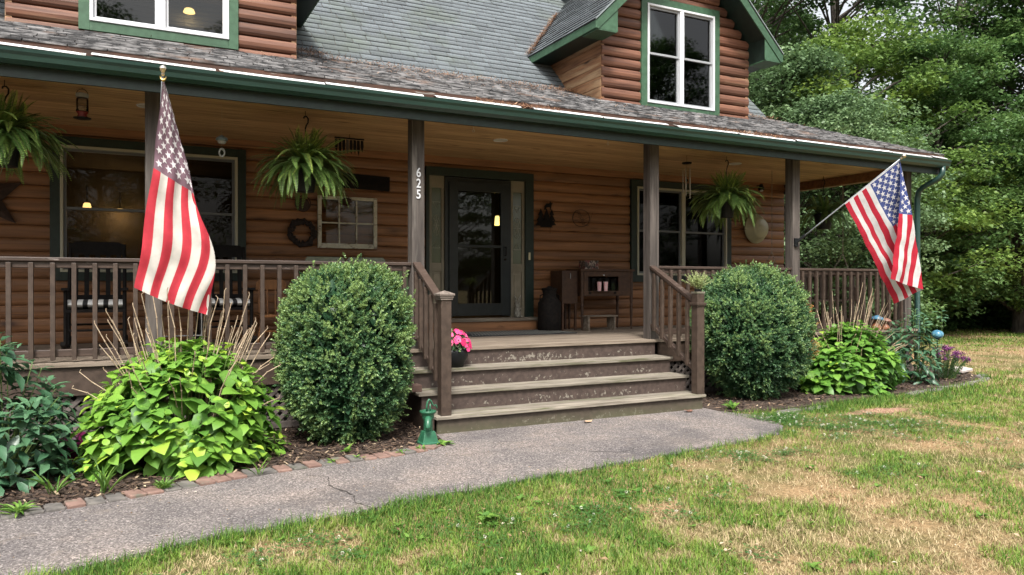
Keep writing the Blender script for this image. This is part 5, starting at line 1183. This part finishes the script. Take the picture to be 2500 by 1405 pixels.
# ------------------------------------------------------------ big leaved shrubs
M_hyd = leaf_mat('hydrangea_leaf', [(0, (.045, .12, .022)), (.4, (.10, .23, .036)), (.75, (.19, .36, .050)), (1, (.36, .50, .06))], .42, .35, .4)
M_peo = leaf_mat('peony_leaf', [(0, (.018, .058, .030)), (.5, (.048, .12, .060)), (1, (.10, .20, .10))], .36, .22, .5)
M_cane = pm('dry_cane', (.22, .155, .10), (.42, .33, .23), (1, 1, 1), 20, 3, .8, .1, .25)
M_gstem = flat('green_stem', (.10, .16, .04), .6)
def mound(label, name, cat, c, rx, ry, h, nst, mat, seed, tmpl=T_BIG, size=(.09, .15), wr=.72, canes=0, tone=.45, leaf_lay=5, z0=.0, cane_h=(.3, .6), lean=(0, 0), floor=.06):
    rg = np.random.default_rng(seed); cx, cy = c; t = thing(name, label, cat, (cx, cy, 0))
    Ps, Ds, Ns, Ls, vs = [], [], [], [], []; sm = MB()
    for i in range(nst):
        # stem tips spread over a dome
        a = rg.random() * 2 * math.pi; q = math.sqrt(rg.random()) if rg.random() < .6 else rg.uniform(.8, 1.02)
        el = math.acos(min(1, q)) ; rad = q * (1 + rg.normal(0, .05)); zt = z0 + (h * max(.12, math.sqrt(max(0, 1 - q * q))) if rg.random() < .7 else rg.uniform(floor, h * max(.3, math.sqrt(max(0, 1 - q * q))))) * rg.uniform(.92, 1.04)
        tip = np.array([cx + rx * rad * math.cos(a) + lean[0] * zt, cy + ry * rad * math.sin(a) + lean[1] * zt, zt + .03])
        b0 = np.array([cx + rx * .25 * math.cos(a), cy + ry * .25 * math.sin(a), .02]); out = unit(tip - np.array([cx, cy, h * .25])); md = (b0 + tip) / 2 + np.array([0, 0, .08])
        if i % 2 == 0: sm.tube([b0, md, tip], [.006, .005, .004], 4, cap=False)
        ax = unit(out * .6 + np.array([0, 0, .8])); t1 = unit(np.cross(ax, rg.normal(0, 1, 3))); t2 = np.cross(ax, t1); tn = rg.normal(0, .12)
        for k in range(leaf_lay):
            f = k / max(1, leaf_lay - 1); an = k * math.pi / 2
            for s in (0, math.pi):
                d = t1 * math.cos(an + s) + t2 * math.sin(an + s); drop = -.35 + .80 * f
                dd = d + ax * drop + rg.normal(0, .27, 3); L = rg.uniform(*size) * (1 - .55 * max(0, f - .45) / .55)
                Ps.append(tip - ax * (.16 * (1 - f)) + d * .02); Ds.append(dd); Ns.append(ax * .8 + np.array([0, 0, .7]) + out * .25 + rg.normal(0, .28, 3)); Ls.append(L)
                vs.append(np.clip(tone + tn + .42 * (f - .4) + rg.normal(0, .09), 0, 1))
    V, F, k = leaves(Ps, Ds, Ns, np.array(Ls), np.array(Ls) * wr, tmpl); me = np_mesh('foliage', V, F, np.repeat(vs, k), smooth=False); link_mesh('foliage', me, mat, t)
    sm.build('stem', M_gstem, t)
    for i in range(canes):
        a = rg.random() * 2 * math.pi; q = math.sqrt(rg.random()) * .98; b0 = np.array([cx + rx * .3 * q * math.cos(a), cy + ry * .3 * q * math.sin(a), .02])
        zt = h * math.sqrt(max(.05, 1 - q * q)) + rg.uniform(*cane_h) * (1.25 - .5 * q)
        tp = np.array([cx + rx * q * 1.12 * math.cos(a) + lean[0] * 1.6 * zt, cy + ry * q * math.cos(a * 0) * math.sin(a), zt]); md = b0 * .45 + tp * .55 + np.array([0, 0, .12 * q]) + rg.normal(0, .015, 3)
        m2 = md * .4 + tp * .6 + rg.normal(0, .012, 3) + np.array([0, 0, .015])
        m = MB(); m.tube([b0, md, m2, tp, tp + np.array([rg.normal(0, .01), 0, .02])], [.0046, .004, .004, .0032, .0035], 5)
        for jn in (md, m2): m.lathe([(.0045, -.006), (.0072, 0), (.0045, .006)], tuple(jn), 6)
        m.build('dry_cane', M_cane, t)
    return t
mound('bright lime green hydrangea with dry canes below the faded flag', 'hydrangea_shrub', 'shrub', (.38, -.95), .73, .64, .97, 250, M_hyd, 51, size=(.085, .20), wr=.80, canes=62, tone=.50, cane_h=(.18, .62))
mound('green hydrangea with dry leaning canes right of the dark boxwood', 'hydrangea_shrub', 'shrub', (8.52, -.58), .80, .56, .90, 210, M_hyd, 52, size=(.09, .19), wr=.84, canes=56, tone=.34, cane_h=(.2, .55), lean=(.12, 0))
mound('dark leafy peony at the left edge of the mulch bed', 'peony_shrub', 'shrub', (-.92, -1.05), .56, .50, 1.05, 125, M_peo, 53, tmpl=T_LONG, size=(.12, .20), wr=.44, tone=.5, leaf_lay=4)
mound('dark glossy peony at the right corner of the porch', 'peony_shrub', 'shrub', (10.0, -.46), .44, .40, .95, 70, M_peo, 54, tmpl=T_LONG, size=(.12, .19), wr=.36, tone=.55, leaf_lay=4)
# a taller sprig on the right peony
rg = np.random.default_rng(5)
t = thing('tall_leafy_stem', 'tall pale-leaved stem beside the green downspout', 'plant', (10.45, -.35, 0)); m = MB(); Ps, Ds, Ns, Ls = [], [], [], []
for k in range(5):
    tp = np.array([10.45 + rg.normal(0, .16), -.35 + rg.normal(0, .08), rg.uniform(.85, 1.08)]); m.tube([(10.4, -.35, 0), tuple(tp * [1, 1, .5]), tuple(tp)], [.007, .006, .004], 5)
    for q in range(9): a = q * 2.4; Ps.append(tp - [0, 0, .02 * q]); Ds.append([math.cos(a), math.sin(a), rg.uniform(-.2, .5)]); Ns.append([rg.normal(0, .2), -.3, 1]); Ls.append(rg.uniform(.10, .16))
m.build('stem', M_gstem, t); leaf_obj('foliage', Ps, Ds, Ns, np.array(Ls), np.array(Ls) * .36, T_LONG, rg.uniform(.4, 1, len(Ps)), M_peo, t)
# purple sedum like flowers
t = thing('purple_flower_plant', 'purple flowering plant at the right end of the bed', 'plant', (10.75, -.45, 0)); m = MB(); Ps, Ds, Ns, Ls, Fp = [], [], [], [], []
for k in range(60):
    a = rg.random() * 6.28; q = math.sqrt(rg.random()); bx, by = 10.84 + .12 * q * math.cos(a), -.45 + .1 * q * math.sin(a); tp = np.array([10.88 + .34 * q * math.cos(a), -.47 + .26 * q * math.sin(a), .50 - .14 * q + rg.normal(0, .03) - .12 * max(0, math.cos(a) * q)])
    m.tube([(bx, by, 0), tuple((np.array([bx, by, 0]) + tp) / 2 + [0, 0, .05]), tuple(tp)], .003, 4, cap=False)
    for q2 in range(26): f = rg.uniform(.15, 1); p = np.array([bx, by, 0]) * (1 - f) + tp * f; Ps.append(p); Ds.append([rg.normal(), rg.normal(), rg.uniform(-.1, .7)]); Ns.append([0, 0, 1]); Ls.append(rg.uniform(.025, .045))
    if k < 34:
        for q2 in range(34): Fp.append(tp + [rg.normal(0, .024), rg.normal(0, .024), rg.normal(.005, .01)])
m.build('stem', M_gstem, t); leaf_obj('foliage', Ps, Ds, Ns, np.array(Ls), np.array(Ls) * .4, T_SM, rg.uniform(.1, .7, len(Ps)), M_box, t)
Fp = np.array(Fp); leaf_obj('blossom', Fp, rg.normal(0, 1, (len(Fp), 3)), np.tile([0, -.5, 1.], (len(Fp), 1)), np.full(len(Fp), .024), np.full(len(Fp), .020), T_SM, rg.random(len(Fp)), leaf_mat('purple_petal', [(0, (.045, .006, .05)), (.6, (.12, .015, .11)), (1, (.22, .04, .18))], .6, .2), t)
# pink impatiens in a black pot
IC = (3.03, -.17, .564); t = thing('impatiens_pot', 'black pot of hot pink impatiens on the top step behind the newel', 'potted flowers', IC)
m = MB(); m.lathe([(.085, 0), (.10, .01), (.145, .10), (.155, .16), (.15, .19), (.13, .185)], IC, 24); m.build('pot', M_plastic, t, smooth=True)
n = 520; u = unit(rg.normal(0, 1, (n, 3))); u[:, 2] = np.abs(u[:, 2]); P = np.array(IC) + [0, 0, .18] + u * np.array([.17, .16, .20]) * rg.uniform(.6, 1, (n, 1))
leaf_obj('foliage', P, u + rg.normal(0, .5, (n, 3)), u, rg.uniform(.03, .05, n), rg.uniform(.018, .026, n), T_SM, rg.uniform(.3, .85, n), M_box, t)
Ps, Ds, Ns = [], [], []
for k in range(95):
    q = unit(rg.normal(0, 1, 3)); q[2] = abs(q[2]); p = np.array(IC) + [0, 0, .18] + q * np.array([.185, .175, .215]); nn = unit(q + [0, -.6, .2]); t1 = unit(np.cross(nn, [.1, .2, 1.])); t2 = np.cross(nn, t1)
    for a in range(5): aa = a * 1.2566; d = t1 * math.cos(aa) + t2 * math.sin(aa); Ps.append(p); Ds.append(d); Ns.append(nn)
T_PET = (np.array([(0, 0, 0), (.5, -.5, .02), (.95, -.35, 0), (1, 0, .04), (.95, .35, 0), (.5, .5, .02)]), [(0, 1, 2, 3, 4, 5)])
leaf_obj('blossom', Ps, Ds, Ns, np.full(len(Ps), .027), np.full(len(Ps), .026), T_PET, np.repeat(rg.random(95), 5), leaf_mat('pink_petal', [(0, (.50, .015, .10)), (.6, (.72, .04, .19)), (1, (.85, .16, .32))], .5, .25), t)
# herb on the right newel
HC = (5.76, -.833, 1.352); t = thing('potted_herb', 'wispy light green herb in a low pot on the right newel post', 'potted plant', HC)
m = MB(); m.lathe([(.035, 0), (.045, .03), (.04, .03)], HC, 14); m.build('pot', M_plastic, t)
Ps, Ds = [], []; m = MB()
for k in range(120):
    d = unit(np.array([rg.normal(0, .75), rg.normal(0, .6), rg.uniform(.7, 1.7)])); L = rg.uniform(.09, .23) ; p0 = np.array(HC) + [0, 0, .02]; p2 = p0 + d * L + [0, 0, .01]; p1 = p0 + d * L * .5 + [0, 0, .02]
    m.tube([tuple(p0), tuple(p1), tuple(p2)], .0013, 3, cap=False)
    for q in range(20): f = rg.uniform(.2, 1); Ps.append(p0 * (1 - f) + p2 * f + [0, 0, .03 * f * (1 - f)]); Ds.append(rg.normal(0, 1, 3) + [0, 0, .5])
m.build('stem', flat('pale_stem', (.22, .24, .12), .7), t); leaf_obj('foliage', Ps, Ds, np.tile([0, -.4, 1.], (len(Ps), 1)), rg.uniform(.010, .018, len(Ps)), np.full(len(Ps), .009), T_SM, rg.uniform(.2, 1, len(Ps)), leaf_mat('herb_leaf', [(0, (.16, .24, .07)), (1, (.42, .48, .20))], .6, .3), t)
# small weeds
M_weed = leaf_mat('weed_leaf', [(0, (.06, .15, .025)), (1, (.20, .34, .06))], .5, .35)
def weed(label, x, y, n, L, up, seed, grp=None, w=.10, tm=T_LONG):
    r2 = np.random.default_rng(seed); a = r2.random(n) * 6.28; D = np.stack([np.cos(a), np.sin(a), r2.uniform(up * .3, up * 1.6, n)], 1); Ln = r2.uniform(L * .6, L, n)
    o = leaf_obj('weed', np.tile([x, y, .03], (n, 1)) + np.c_[r2.normal(0, .015, (n, 2)), np.zeros(n)], D, np.tile([0, 0, 1.], (n, 1)) + r2.normal(0, .2, (n, 3)), Ln, Ln * w, tm, r2.random(n), M_weed, origin=(x, y, 0)); return tag(o, label, 'weed', grp)
weed('low toothed weed on the brick edging at the far left', -.62, -2.02, 26, .15, .5, 1, w=.16)
weed('tall thin grassy weed in the mulch near the brick edging', -.16, -1.78, 12, .26, 1.6, 2, w=.06)
weed('arching grassy weed at the left in the mulch', -.46, -1.66, 9, .24, 1.2, 3, w=.07)
weed('grassy weed growing out of the bricks below the lime hydrangea', .83, -1.72, 6, .15, 1.5, 4, w=.08)
weed('small three-leaved seedling in front of the left boxwood', 1.62, -1.28, 5, .10, .9, 5, w=.55, tm=T_BIG)
weed('feathery weed tuft under the lime hydrangea', .20, -1.82, 60, .10, .9, 6, w=.12)
weed('trailing weed at the foot of the green pump', 2.44, -1.33, 22, .11, .25, 7, w=.3)
weed('upright weed at the right end of the steps', 6.02, -1.12, 14, .16, 1.1, 8, w=.3)
weed('broad weed clump in the lawn near the bottom of the photo', 1.9, -3.42, 60, .075, .5, 9, w=.6, tm=T_BIG)
for i, x in enumerate((1.42, 1.62, 2.02, 2.2)): weed('small weed tuft between the bricks and the asphalt', x, float(interp(BRICK, x)) - .03, 12, .06, .6, 20 + i, 'small weed tufts along the bricks', w=.35)

# ------------------------------------------------------------ grass
M_grass = leaf_mat('grass_blade', [(0, (.06, .135, .018)), (.2, (.125, .225, .028)), (.38, (.19, .265, .042)), (.52, (.20, .20, .075)), (.70, (.31, .245, .125)), (1, (.44, .345, .205))], .6, .25, .25)
def lawn_mask(x, y):
    low = interp(PATH_LOW, x) + .09 * (vnoise(x, y, .11, 12) - .5); br = interp(BEDR[:9], x)
    a = (x < 5.80) & (y < low - .01); b = (x >= 5.80) & (x < 12.2) & (y < br - .05); c = (x >= 12.2) ; d = (x >= 5.8) & (x < 6.0) & (y < -1.15) | (x >= 6.0)
    return (a | ((b | c) & ((x >= 5.8))))
def dryness(x, y):
    low = interp(PATH_LOW, np.minimum(x, 5.7)); edge = np.where(x < 5.75, np.clip(1 - (low - y) / .32, 0, 1), 0) + np.where((x >= 5.75) & (x < 12), np.clip(1 - (interp(BEDR[:9], x) - y) / .7, 0, 1), 0)
    v = .27 * vnoise(x, y, 1.3, 3) + .30 * vnoise(x, y, .38, 4) + .27 * vnoise(x, y, .15, 6) + .16 * vnoise(x, y, .06, 9)
    v = v + .09 * np.exp(-((x - 4.0) / 1.6) ** 2 - ((y + 4.0) / .8) ** 2) + .04 * np.exp(-((x - 5.6) / 1.2) ** 2 - ((y + 3.0) / .4) ** 2) - .05 * np.exp(-((x - 8.6) / 1.6) ** 2 - ((y + 2.0) / 1.2) ** 2) - .08 * np.exp(-((x - 2.0) / 1.0) ** 2 - ((y + 3.4) / .5) ** 2)
    v = v + .20 * np.exp(-((x - 14.5) / 3.5) ** 2 - ((y - 1.6) / 1.1) ** 2)
    bare = np.exp(-(((x - 7.5) / .42) ** 2 + ((y + 1.85) / .16) ** 2) ** 2)
    return (v - .5) * 1.5 + .5 + .025 - edge * .36 + bare * .5, edge, bare
def grass(n, d0, d1, seed, ln, wd, name, a0=-12, a1=64):
    rg = np.random.default_rng(seed); a = np.radians(rg.uniform(a0, a1, n)); s = d0 * (d1 / d0) ** rg.random(n); x = s * np.sin(a); y = -7.484 + s * np.cos(a)
    k = lawn_mask(x, y); x, y, s = x[k], y[k], s[k]; v, edge, bare = dryness(x, y)
    dens = np.clip(1.15 - (v - .45) * 2.2 - bare * 1.6, .12, 1) ; k = rg.random(len(x)) < dens; x, y, s, v, edge = x[k], y[k], s[k], v[k], edge[k]; n = len(x)
    z = np.full(n, .0); L = rg.uniform(*ln, n) * (1 + edge * .7) * (1.0 - .35 * np.clip((v - .5) * 3, 0, 1)) * (.75 + .5 * vnoise(x, y, .35, 8)); az = rg.random(n) * 6.28; lay = rg.uniform(.15, 1.5, n) * np.where(v > .52, 1.6, 1)
    D = np.stack([np.cos(az) * lay, np.sin(az) * lay, np.ones(n)], 1); N = np.stack([np.cos(az) * -1, np.sin(az) * -1, lay], 1) + rg.normal(0, .3, (n, 3))
    var = np.clip((v - .28) * 1.75 + rg.normal(0, .13, n), 0, 1); var = np.where(rg.random(n) < .12, np.clip(var + .4, 0, 1), var)
    W = rg.uniform(*wd, n) * np.maximum(1, s / 9)
    return leaf_obj(name, np.stack([x, y, z], 1), D, N, L, W, T_BLADE if d1 < 12 else T_TRI, var, M_grass)
go = grass(330000, 3.2, 11, 61, (.022, .062), (.0028, .0055), 'lawn_grass')
tag(go, kind='stuff')
g2 = grass(240000, 9, 42, 62, (.035, .075), (.005, .010), 'lawn_grass', 20, 66); tag(g2, kind='stuff')
# grass and clover fringe hugging the stones right of the steps
def clover(n, cx, cy, sx, sy, seed):
    rg = np.random.default_rng(seed); x = cx + rg.normal(0, sx, n); y = cy + rg.normal(0, sy, n); k = lawn_mask(x, y); return x[k], y[k]
xs, ys = [], []
for a in ((50, 6.1, -1.75, .35, .22, 1), (60, 6.6, -2.4, .6, .28, 2), (18, 4.7, -2.9, .5, .15, 3), (12, .9, -3.45, .5, .2, 4), (16, 2.9, -3.5, .5, .25, 5), (22, 6.2, -3.6, 1.3, .6, 6)):
    x, y = clover(*a); xs.append(x); ys.append(y)
x, y = np.concatenate(xs), np.concatenate(ys); rg = np.random.default_rng(3); n = len(x); hz = rg.uniform(.025, .05, n); Q = 24
u = unit(rg.normal(0, 1, (n * Q, 3))); P = np.repeat(np.stack([x, y, hz], 1), Q, 0) + u * .006
tag(leaf_obj('clover_flowers', P, u, rg.normal(0, 1, (n * Q, 3)), rg.uniform(.004, .0065, n * Q), np.full(n * Q, .005), T_SM, rg.random(n * Q), leaf_mat('clover_petal', [(0, (.42, .36, .28)), (.4, (.62, .60, .52)), (1, (.75, .74, .68))], .7, .2)), kind='stuff')
n = 9000; i = rg.integers(0, len(x), n); px = x[i] + rg.normal(0, .07, n); py = y[i] + rg.normal(0, .07, n); k = lawn_mask(px, py); px, py = px[k], py[k]; n = len(px)
a = rg.random(n) * 6.28; Pc = np.stack([px, py, rg.uniform(.012, .04, n)], 1); Ps, Ds = [], []
for q in range(3): Ps.append(Pc); Ds.append(np.stack([np.cos(a + q * 2.09), np.sin(a + q * 2.09), rg.normal(.1, .15, n)], 1))
tag(leaf_obj('clover_leaves', np.vstack(Ps), np.vstack(Ds), np.tile([0, 0, 1.], (3 * n, 1)), np.full(3 * n, .013), np.full(3 * n, .012), T_SM, np.tile(rg.uniform(.2, .6, n), 3), leaf_mat('clover_leaf', [(0, (.03, .09, .02)), (1, (.10, .22, .05))], .5, .3)), kind='stuff')

# bits of dead leaf and pale stone lying in the lawn and on the asphalt
rg = np.random.default_rng(88); n = 900; a = np.radians(rg.uniform(-14, 62, n)); s = 3.3 * (4.2 ** rg.random(n)); x = s * np.sin(a); y = -7.484 + s * np.cos(a); k = (y < interp(BRICK, x) - .1) & ((x < 5.8) | (y < -1.5)); x, y = x[k], y[k]; n = len(x); az = rg.random(n) * 6.28
L = rg.uniform(.012, .045, n) * np.where(lawn_mask(x, y), 1, .55); tag(leaf_obj('lawn_litter', np.stack([x, y, np.where(lawn_mask(x, y), rg.uniform(.012, .03, n), .026)], 1), np.stack([np.cos(az), np.sin(az), rg.uniform(-.05, .25, n)], 1), np.tile([0, 0, 1.], (n, 1)) + rg.normal(0, .25, (n, 3)), L, L * .5, T_SM, rg.random(n), leaf_mat('dead_leaf_bits', [(0, (.10, .055, .03)), (.5, (.28, .18, .10)), (.85, (.45, .36, .25)), (1, (.62, .56, .48))], .8, .1)), kind='stuff')
# broad-leaved plantain weeds through the lawn, one sheet of ground cover
n = 260; a = np.radians(rg.uniform(-8, 60, n)); s = 3.4 * (3.2 ** rg.random(n)); x = s * np.sin(a); y = -7.484 + s * np.cos(a); k = lawn_mask(x, y) & (dryness(x, y)[0] < .62); x, y = x[k], y[k]; n = len(x); Q = 8
az = rg.random(n * Q) * 6.28; L = np.repeat(rg.uniform(.03, .065, n), Q) * rg.uniform(.7, 1, n * Q); tag(leaf_obj('lawn_weeds', np.repeat(np.stack([x, y, np.full(n, .01)], 1), Q, 0), np.stack([np.cos(az), np.sin(az), rg.uniform(.25, .8, n * Q)], 1), np.tile([0, 0, 1.], (n * Q, 1)), L, L * .5, T_BIG, rg.uniform(0, .7, n * Q), M_weed), kind='stuff')

# ------------------------------------------------------------ trees
M_bark = pm('grey_brown_bark', (.030, .024, .019), (.085, .072, .06), (3, 3, .8), 6, 6, .9, .8, .2, bdist=.04)
LM = {
 'dark': leaf_mat('dark_maple_leaf', [(0, (.032, .070, .022)), (.5, (.062, .125, .038)), (1, (.12, .20, .06))], .45, .35, .4),
 'mid': leaf_mat('maple_leaf', [(0, (.038, .088, .026)), (.5, (.080, .155, .045)), (1, (.165, .26, .075))], .45, .4, .4),
 'bright': leaf_mat('bright_maple_leaf', [(0, (.05, .10, .025)), (.5, (.12, .20, .042)), (1, (.24, .33, .065))], .45, .4, .4),
 'pale': leaf_mat('pale_ash_leaf', [(0, (.055, .105, .045)), (.5, (.115, .19, .080)), (1, (.20, .29, .13))], .5, .35, .4)}
T_MAP = (np.array([(0, 0, 0), (.28, -.5, .05), (.55, -.28, 0), (1, 0, -.12), (.55, .28, 0), (.28, .5, .05)]), [(0, 1, 2, 3), (0, 3, 4, 5)])
def tree(h, cr, cb, nclump, nleaf, lsize, seed, mat, trunk_r=.18, name='broadleaf_tree', low=0, gap=0):
    """h height, cr crown radius, cb crown base height ; branches carry flattened leaf layers"""
    rg = np.random.default_rng(seed); root = bpy.data.objects.new(name, None); col.objects.link(root)
    tk = MB(); lean = rg.normal(0, .03, 2); tp = lambda z: np.array([lean[0] * z + .12 * math.sin(z * .7 + seed), lean[1] * z + .1 * math.cos(z * .6 + seed), z])
    zs = np.linspace(0, h * .92, 10); tk.tube([tuple(tp(z)) for z in zs], [trunk_r * (1.25 if i == 0 else 1) * (1 - .85 * i / 9) for i in range(10)], 9)
    CP, CR = [], []
    for i in range(nclump):
        f = rg.random() ** .85; z = cb + (h - cb) * f; prof = math.sin(math.pi * min(1, .16 + .80 * f)) ** .7; a = rg.random() * 6.28; q = math.sqrt(rg.uniform(.08, 1))
        lob = .72 + .5 * vnoise(math.cos(a) * 2 + 7, math.sin(a) * 2 + z * .5 + 7, 1.1, seed); r_ = cr * prof * q * lob
        c = tp(z) * [1, 1, 0] + np.array([r_ * math.cos(a), r_ * math.sin(a), z]); CP.append(c); CR.append(rg.uniform(.45, 1.0) * (cr / 3.2) ** .5)
        zb = max(cb * .7, z - r_ * rg.uniform(.35, .8)); b = tp(min(zb, h * .9)); md = (b + c) / 2 + [0, 0, .15 * r_ * .5]
        if i % 2 == 0 or r_ > cr * .5: tk.tube([tuple(b), tuple(md), tuple(c)], [max(.02, trunk_r * .34 * (1 - f * .6)), .028, .010], 5, cap=False)
    tk.build('trunk', M_bark, root)
    CP = np.array(CP); CR = np.array(CR); n = nclump * nleaf; ci = np.repeat(np.arange(nclump), nleaf)
    u = unit(rg.normal(0, 1, (n, 3))) * (rg.random((n, 1)) ** .45); P = CP[ci] + u * CR[ci][:, None] * np.array([1.15, 1.15, .42]); P[:, 2] -= .18 * (u[:, 0] ** 2 + u[:, 1] ** 2) * CR[ci]
    P[:, 2] = np.maximum(P[:, 2], .1)
    az = rg.random(n) * 6.28; D = np.stack([np.cos(az), np.sin(az), rg.normal(-.35, .35, n)], 1); N = np.stack([rg.normal(0, .45, n), rg.normal(0, .45, n), np.ones(n)], 1)
    ct = rg.normal(0, .14, nclump); L = rg.uniform(.7, 1.25, n) * lsize; v = np.clip(.45 + ct[ci] + rg.normal(0, .12, n) + .12 * u[:, 2], 0, 1)
    leaf_obj('crown', P, D, N, L, L * .85, T_MAP, v, mat, root)
    return root
def put(o, az, d, s=1.0, rz=None, sx=1.0):
    a = R(az); o.location = (d * math.sin(a), -7.484 + d * math.cos(a), 0); o.rotation_euler = (0, 0, random.uniform(0, 6.28) if rz is None else rz); o.scale = (s * sx, s * sx, s)
random.seed(77)
tA = tree(15, 4.4, 3.2, 84, 240, .14, 101, LM['dark'], .24)
tB = tree(12, 4.0, .8, 140, 270, .14, 102, LM['mid'], .17)
tC = tree(8.6, 3.1, .6, 115, 300, .115, 103, LM['bright'], .10)
tD = tree(7.2, 2.9, .5, 115, 310, .10, 104, LM['pale'], .09)
tU = tree(3.2, 2.6, .15, 90, 230, .13, 105, LM['mid'], .05, name='understory_shrub')
plan = [ # proto, azimuth, distance, scale, label
 (tC, 52.2, 22.5, 1.0, 'bright yellow-green maple sapling rising above the porch roof end'),
 (tD, 47.2, 20.5, 1.02, 'pale feathery grey-green tree just right of the right dormer'),
 (tB, 55.5, 24.5, .70, 'mid green layered tree behind the flag on the right'),
 (tA, 51.0, 28.5, 1.12, 'tall dark maple with forked trunk, right of the dormer peak'),
 (tA, 58.5, 30.0, 1.08, 'tall dark maple reaching the top right corner of the photo'),
 (tB, 60.8, 27.0, .92, 'mid green layered tree at the right edge of the photo'),
 (tD, 50.3, 19.0, .80, 'pale feathery grey-green tree close behind the porch roof end'),
 (tA, 45.5, 27.0, 1.05, 'tall dark maple partly hidden by the right dormer'),
 (tB, 64.0, 30.0, 1.1, 'mid green tree beyond the right edge of the photo'),
 (tA, 66.5, 36.0, .9, 'tall dark maple in the second row at the far right'),
 (tB, 53.5, 35.0, .68, 'mid green tree in the second row behind the flag'),
 (tA, 46.5, 37.0, .7, 'dark maple in the second row behind the dormer'),
 (tB, 57.0, 38.0, .72, 'mid green tree in the third row at the right'),
 (tA, 55.2, 33.0, .72, 'dark maple in the second row above the leaning flag'),
 (tC, 62.3, 26.5, .70, 'bright low sapling at the right edge of the lawn'),
 (tB, 44.0, 34.0, 1.1, 'mid green tree behind the right dormer roof'),
 (tD, 49.0, 25.0, .85, 'pale feathery tree between the dormer and the porch roof end'),
]
seen = set()
for p, az, d, s, lb in plan:
    o = p if p.name not in seen else copy_tree(p); seen.add(p.name); put(o, az, d, s); tag(o, lb, 'tree', 'trees of the wood beyond the lawn')
und = [(49.5, 22.5, .9), (52.5, 24.5, 1.0), (55.0, 27.5, 1.0), (57.2, 29.5, 1.0), (59.3, 30.0, 1.1), (61.5, 30.5, 1.1), (63.5, 30.0, 1.1), (50.5, 27, 1.2), (54.0, 31, 1.3), (58.2, 33, 1.5), (60.6, 34, 1.5), (62.8, 34, 1.5), (56.0, 34, 1.5), (47.5, 24, 1.1), (51.8, 21.0, .7), (65.5, 31, 1.2)]
for i, (az, d, s) in enumerate(und):
    o = tU if i == 0 else copy_tree(tU); put(o, az, d, s); tag(o, 'low leafy understory shrub at the edge of the wood beyond the lawn', 'shrub', 'understory shrubs along the wood edge')
# far wood that reads as one mass
rg = np.random.default_rng(9); n = 60000; a = np.radians(rg.uniform(38, 70, n)); d = rg.uniform(40, 50, n); z = rg.random(n) ** 1.0 * 8.5 * (.55 + .5 * vnoise(np.degrees(a) * .5, d * .1, 1.6, 5))
P = np.stack([d * np.sin(a), -7.484 + d * np.cos(a), z + .1], 1); az = rg.random(n) * 6.28; D = np.stack([np.cos(az), np.sin(az), rg.normal(-.3, .4, n)], 1); N = np.stack([rg.normal(0, .5, n), rg.normal(0, .5, n), np.ones(n)], 1)
L = rg.uniform(.35, .6, n); tag(leaf_obj('far_wood', P, D, N, L, L * .8, T_MAP, np.clip(.3 + .5 * (vnoise(P[:, 0], P[:, 2], 2.2, 2) - .4) + rg.normal(0, .1, n), 0, 1), LM['dark']), kind='stuff')
# trees standing behind the viewer, mirrored in the window panes
for i, (x, y, s) in enumerate([(-9, -26, 1.1), (-1, -29, 1.15), (7, -27, 1.05), (15, -25, 1.1), (-17, -24, 1.1), (23, -20, 1.1)]):
    o = copy_tree((tA, tB)[i % 2]); o.location = (x, y, 0); o.rotation_euler = (0, 0, i * 1.3); o.scale = (s, s, s); tag(o, 'tall tree standing behind the photographer, seen only mirrored in the upstairs panes', 'tree', 'trees behind the photographer')
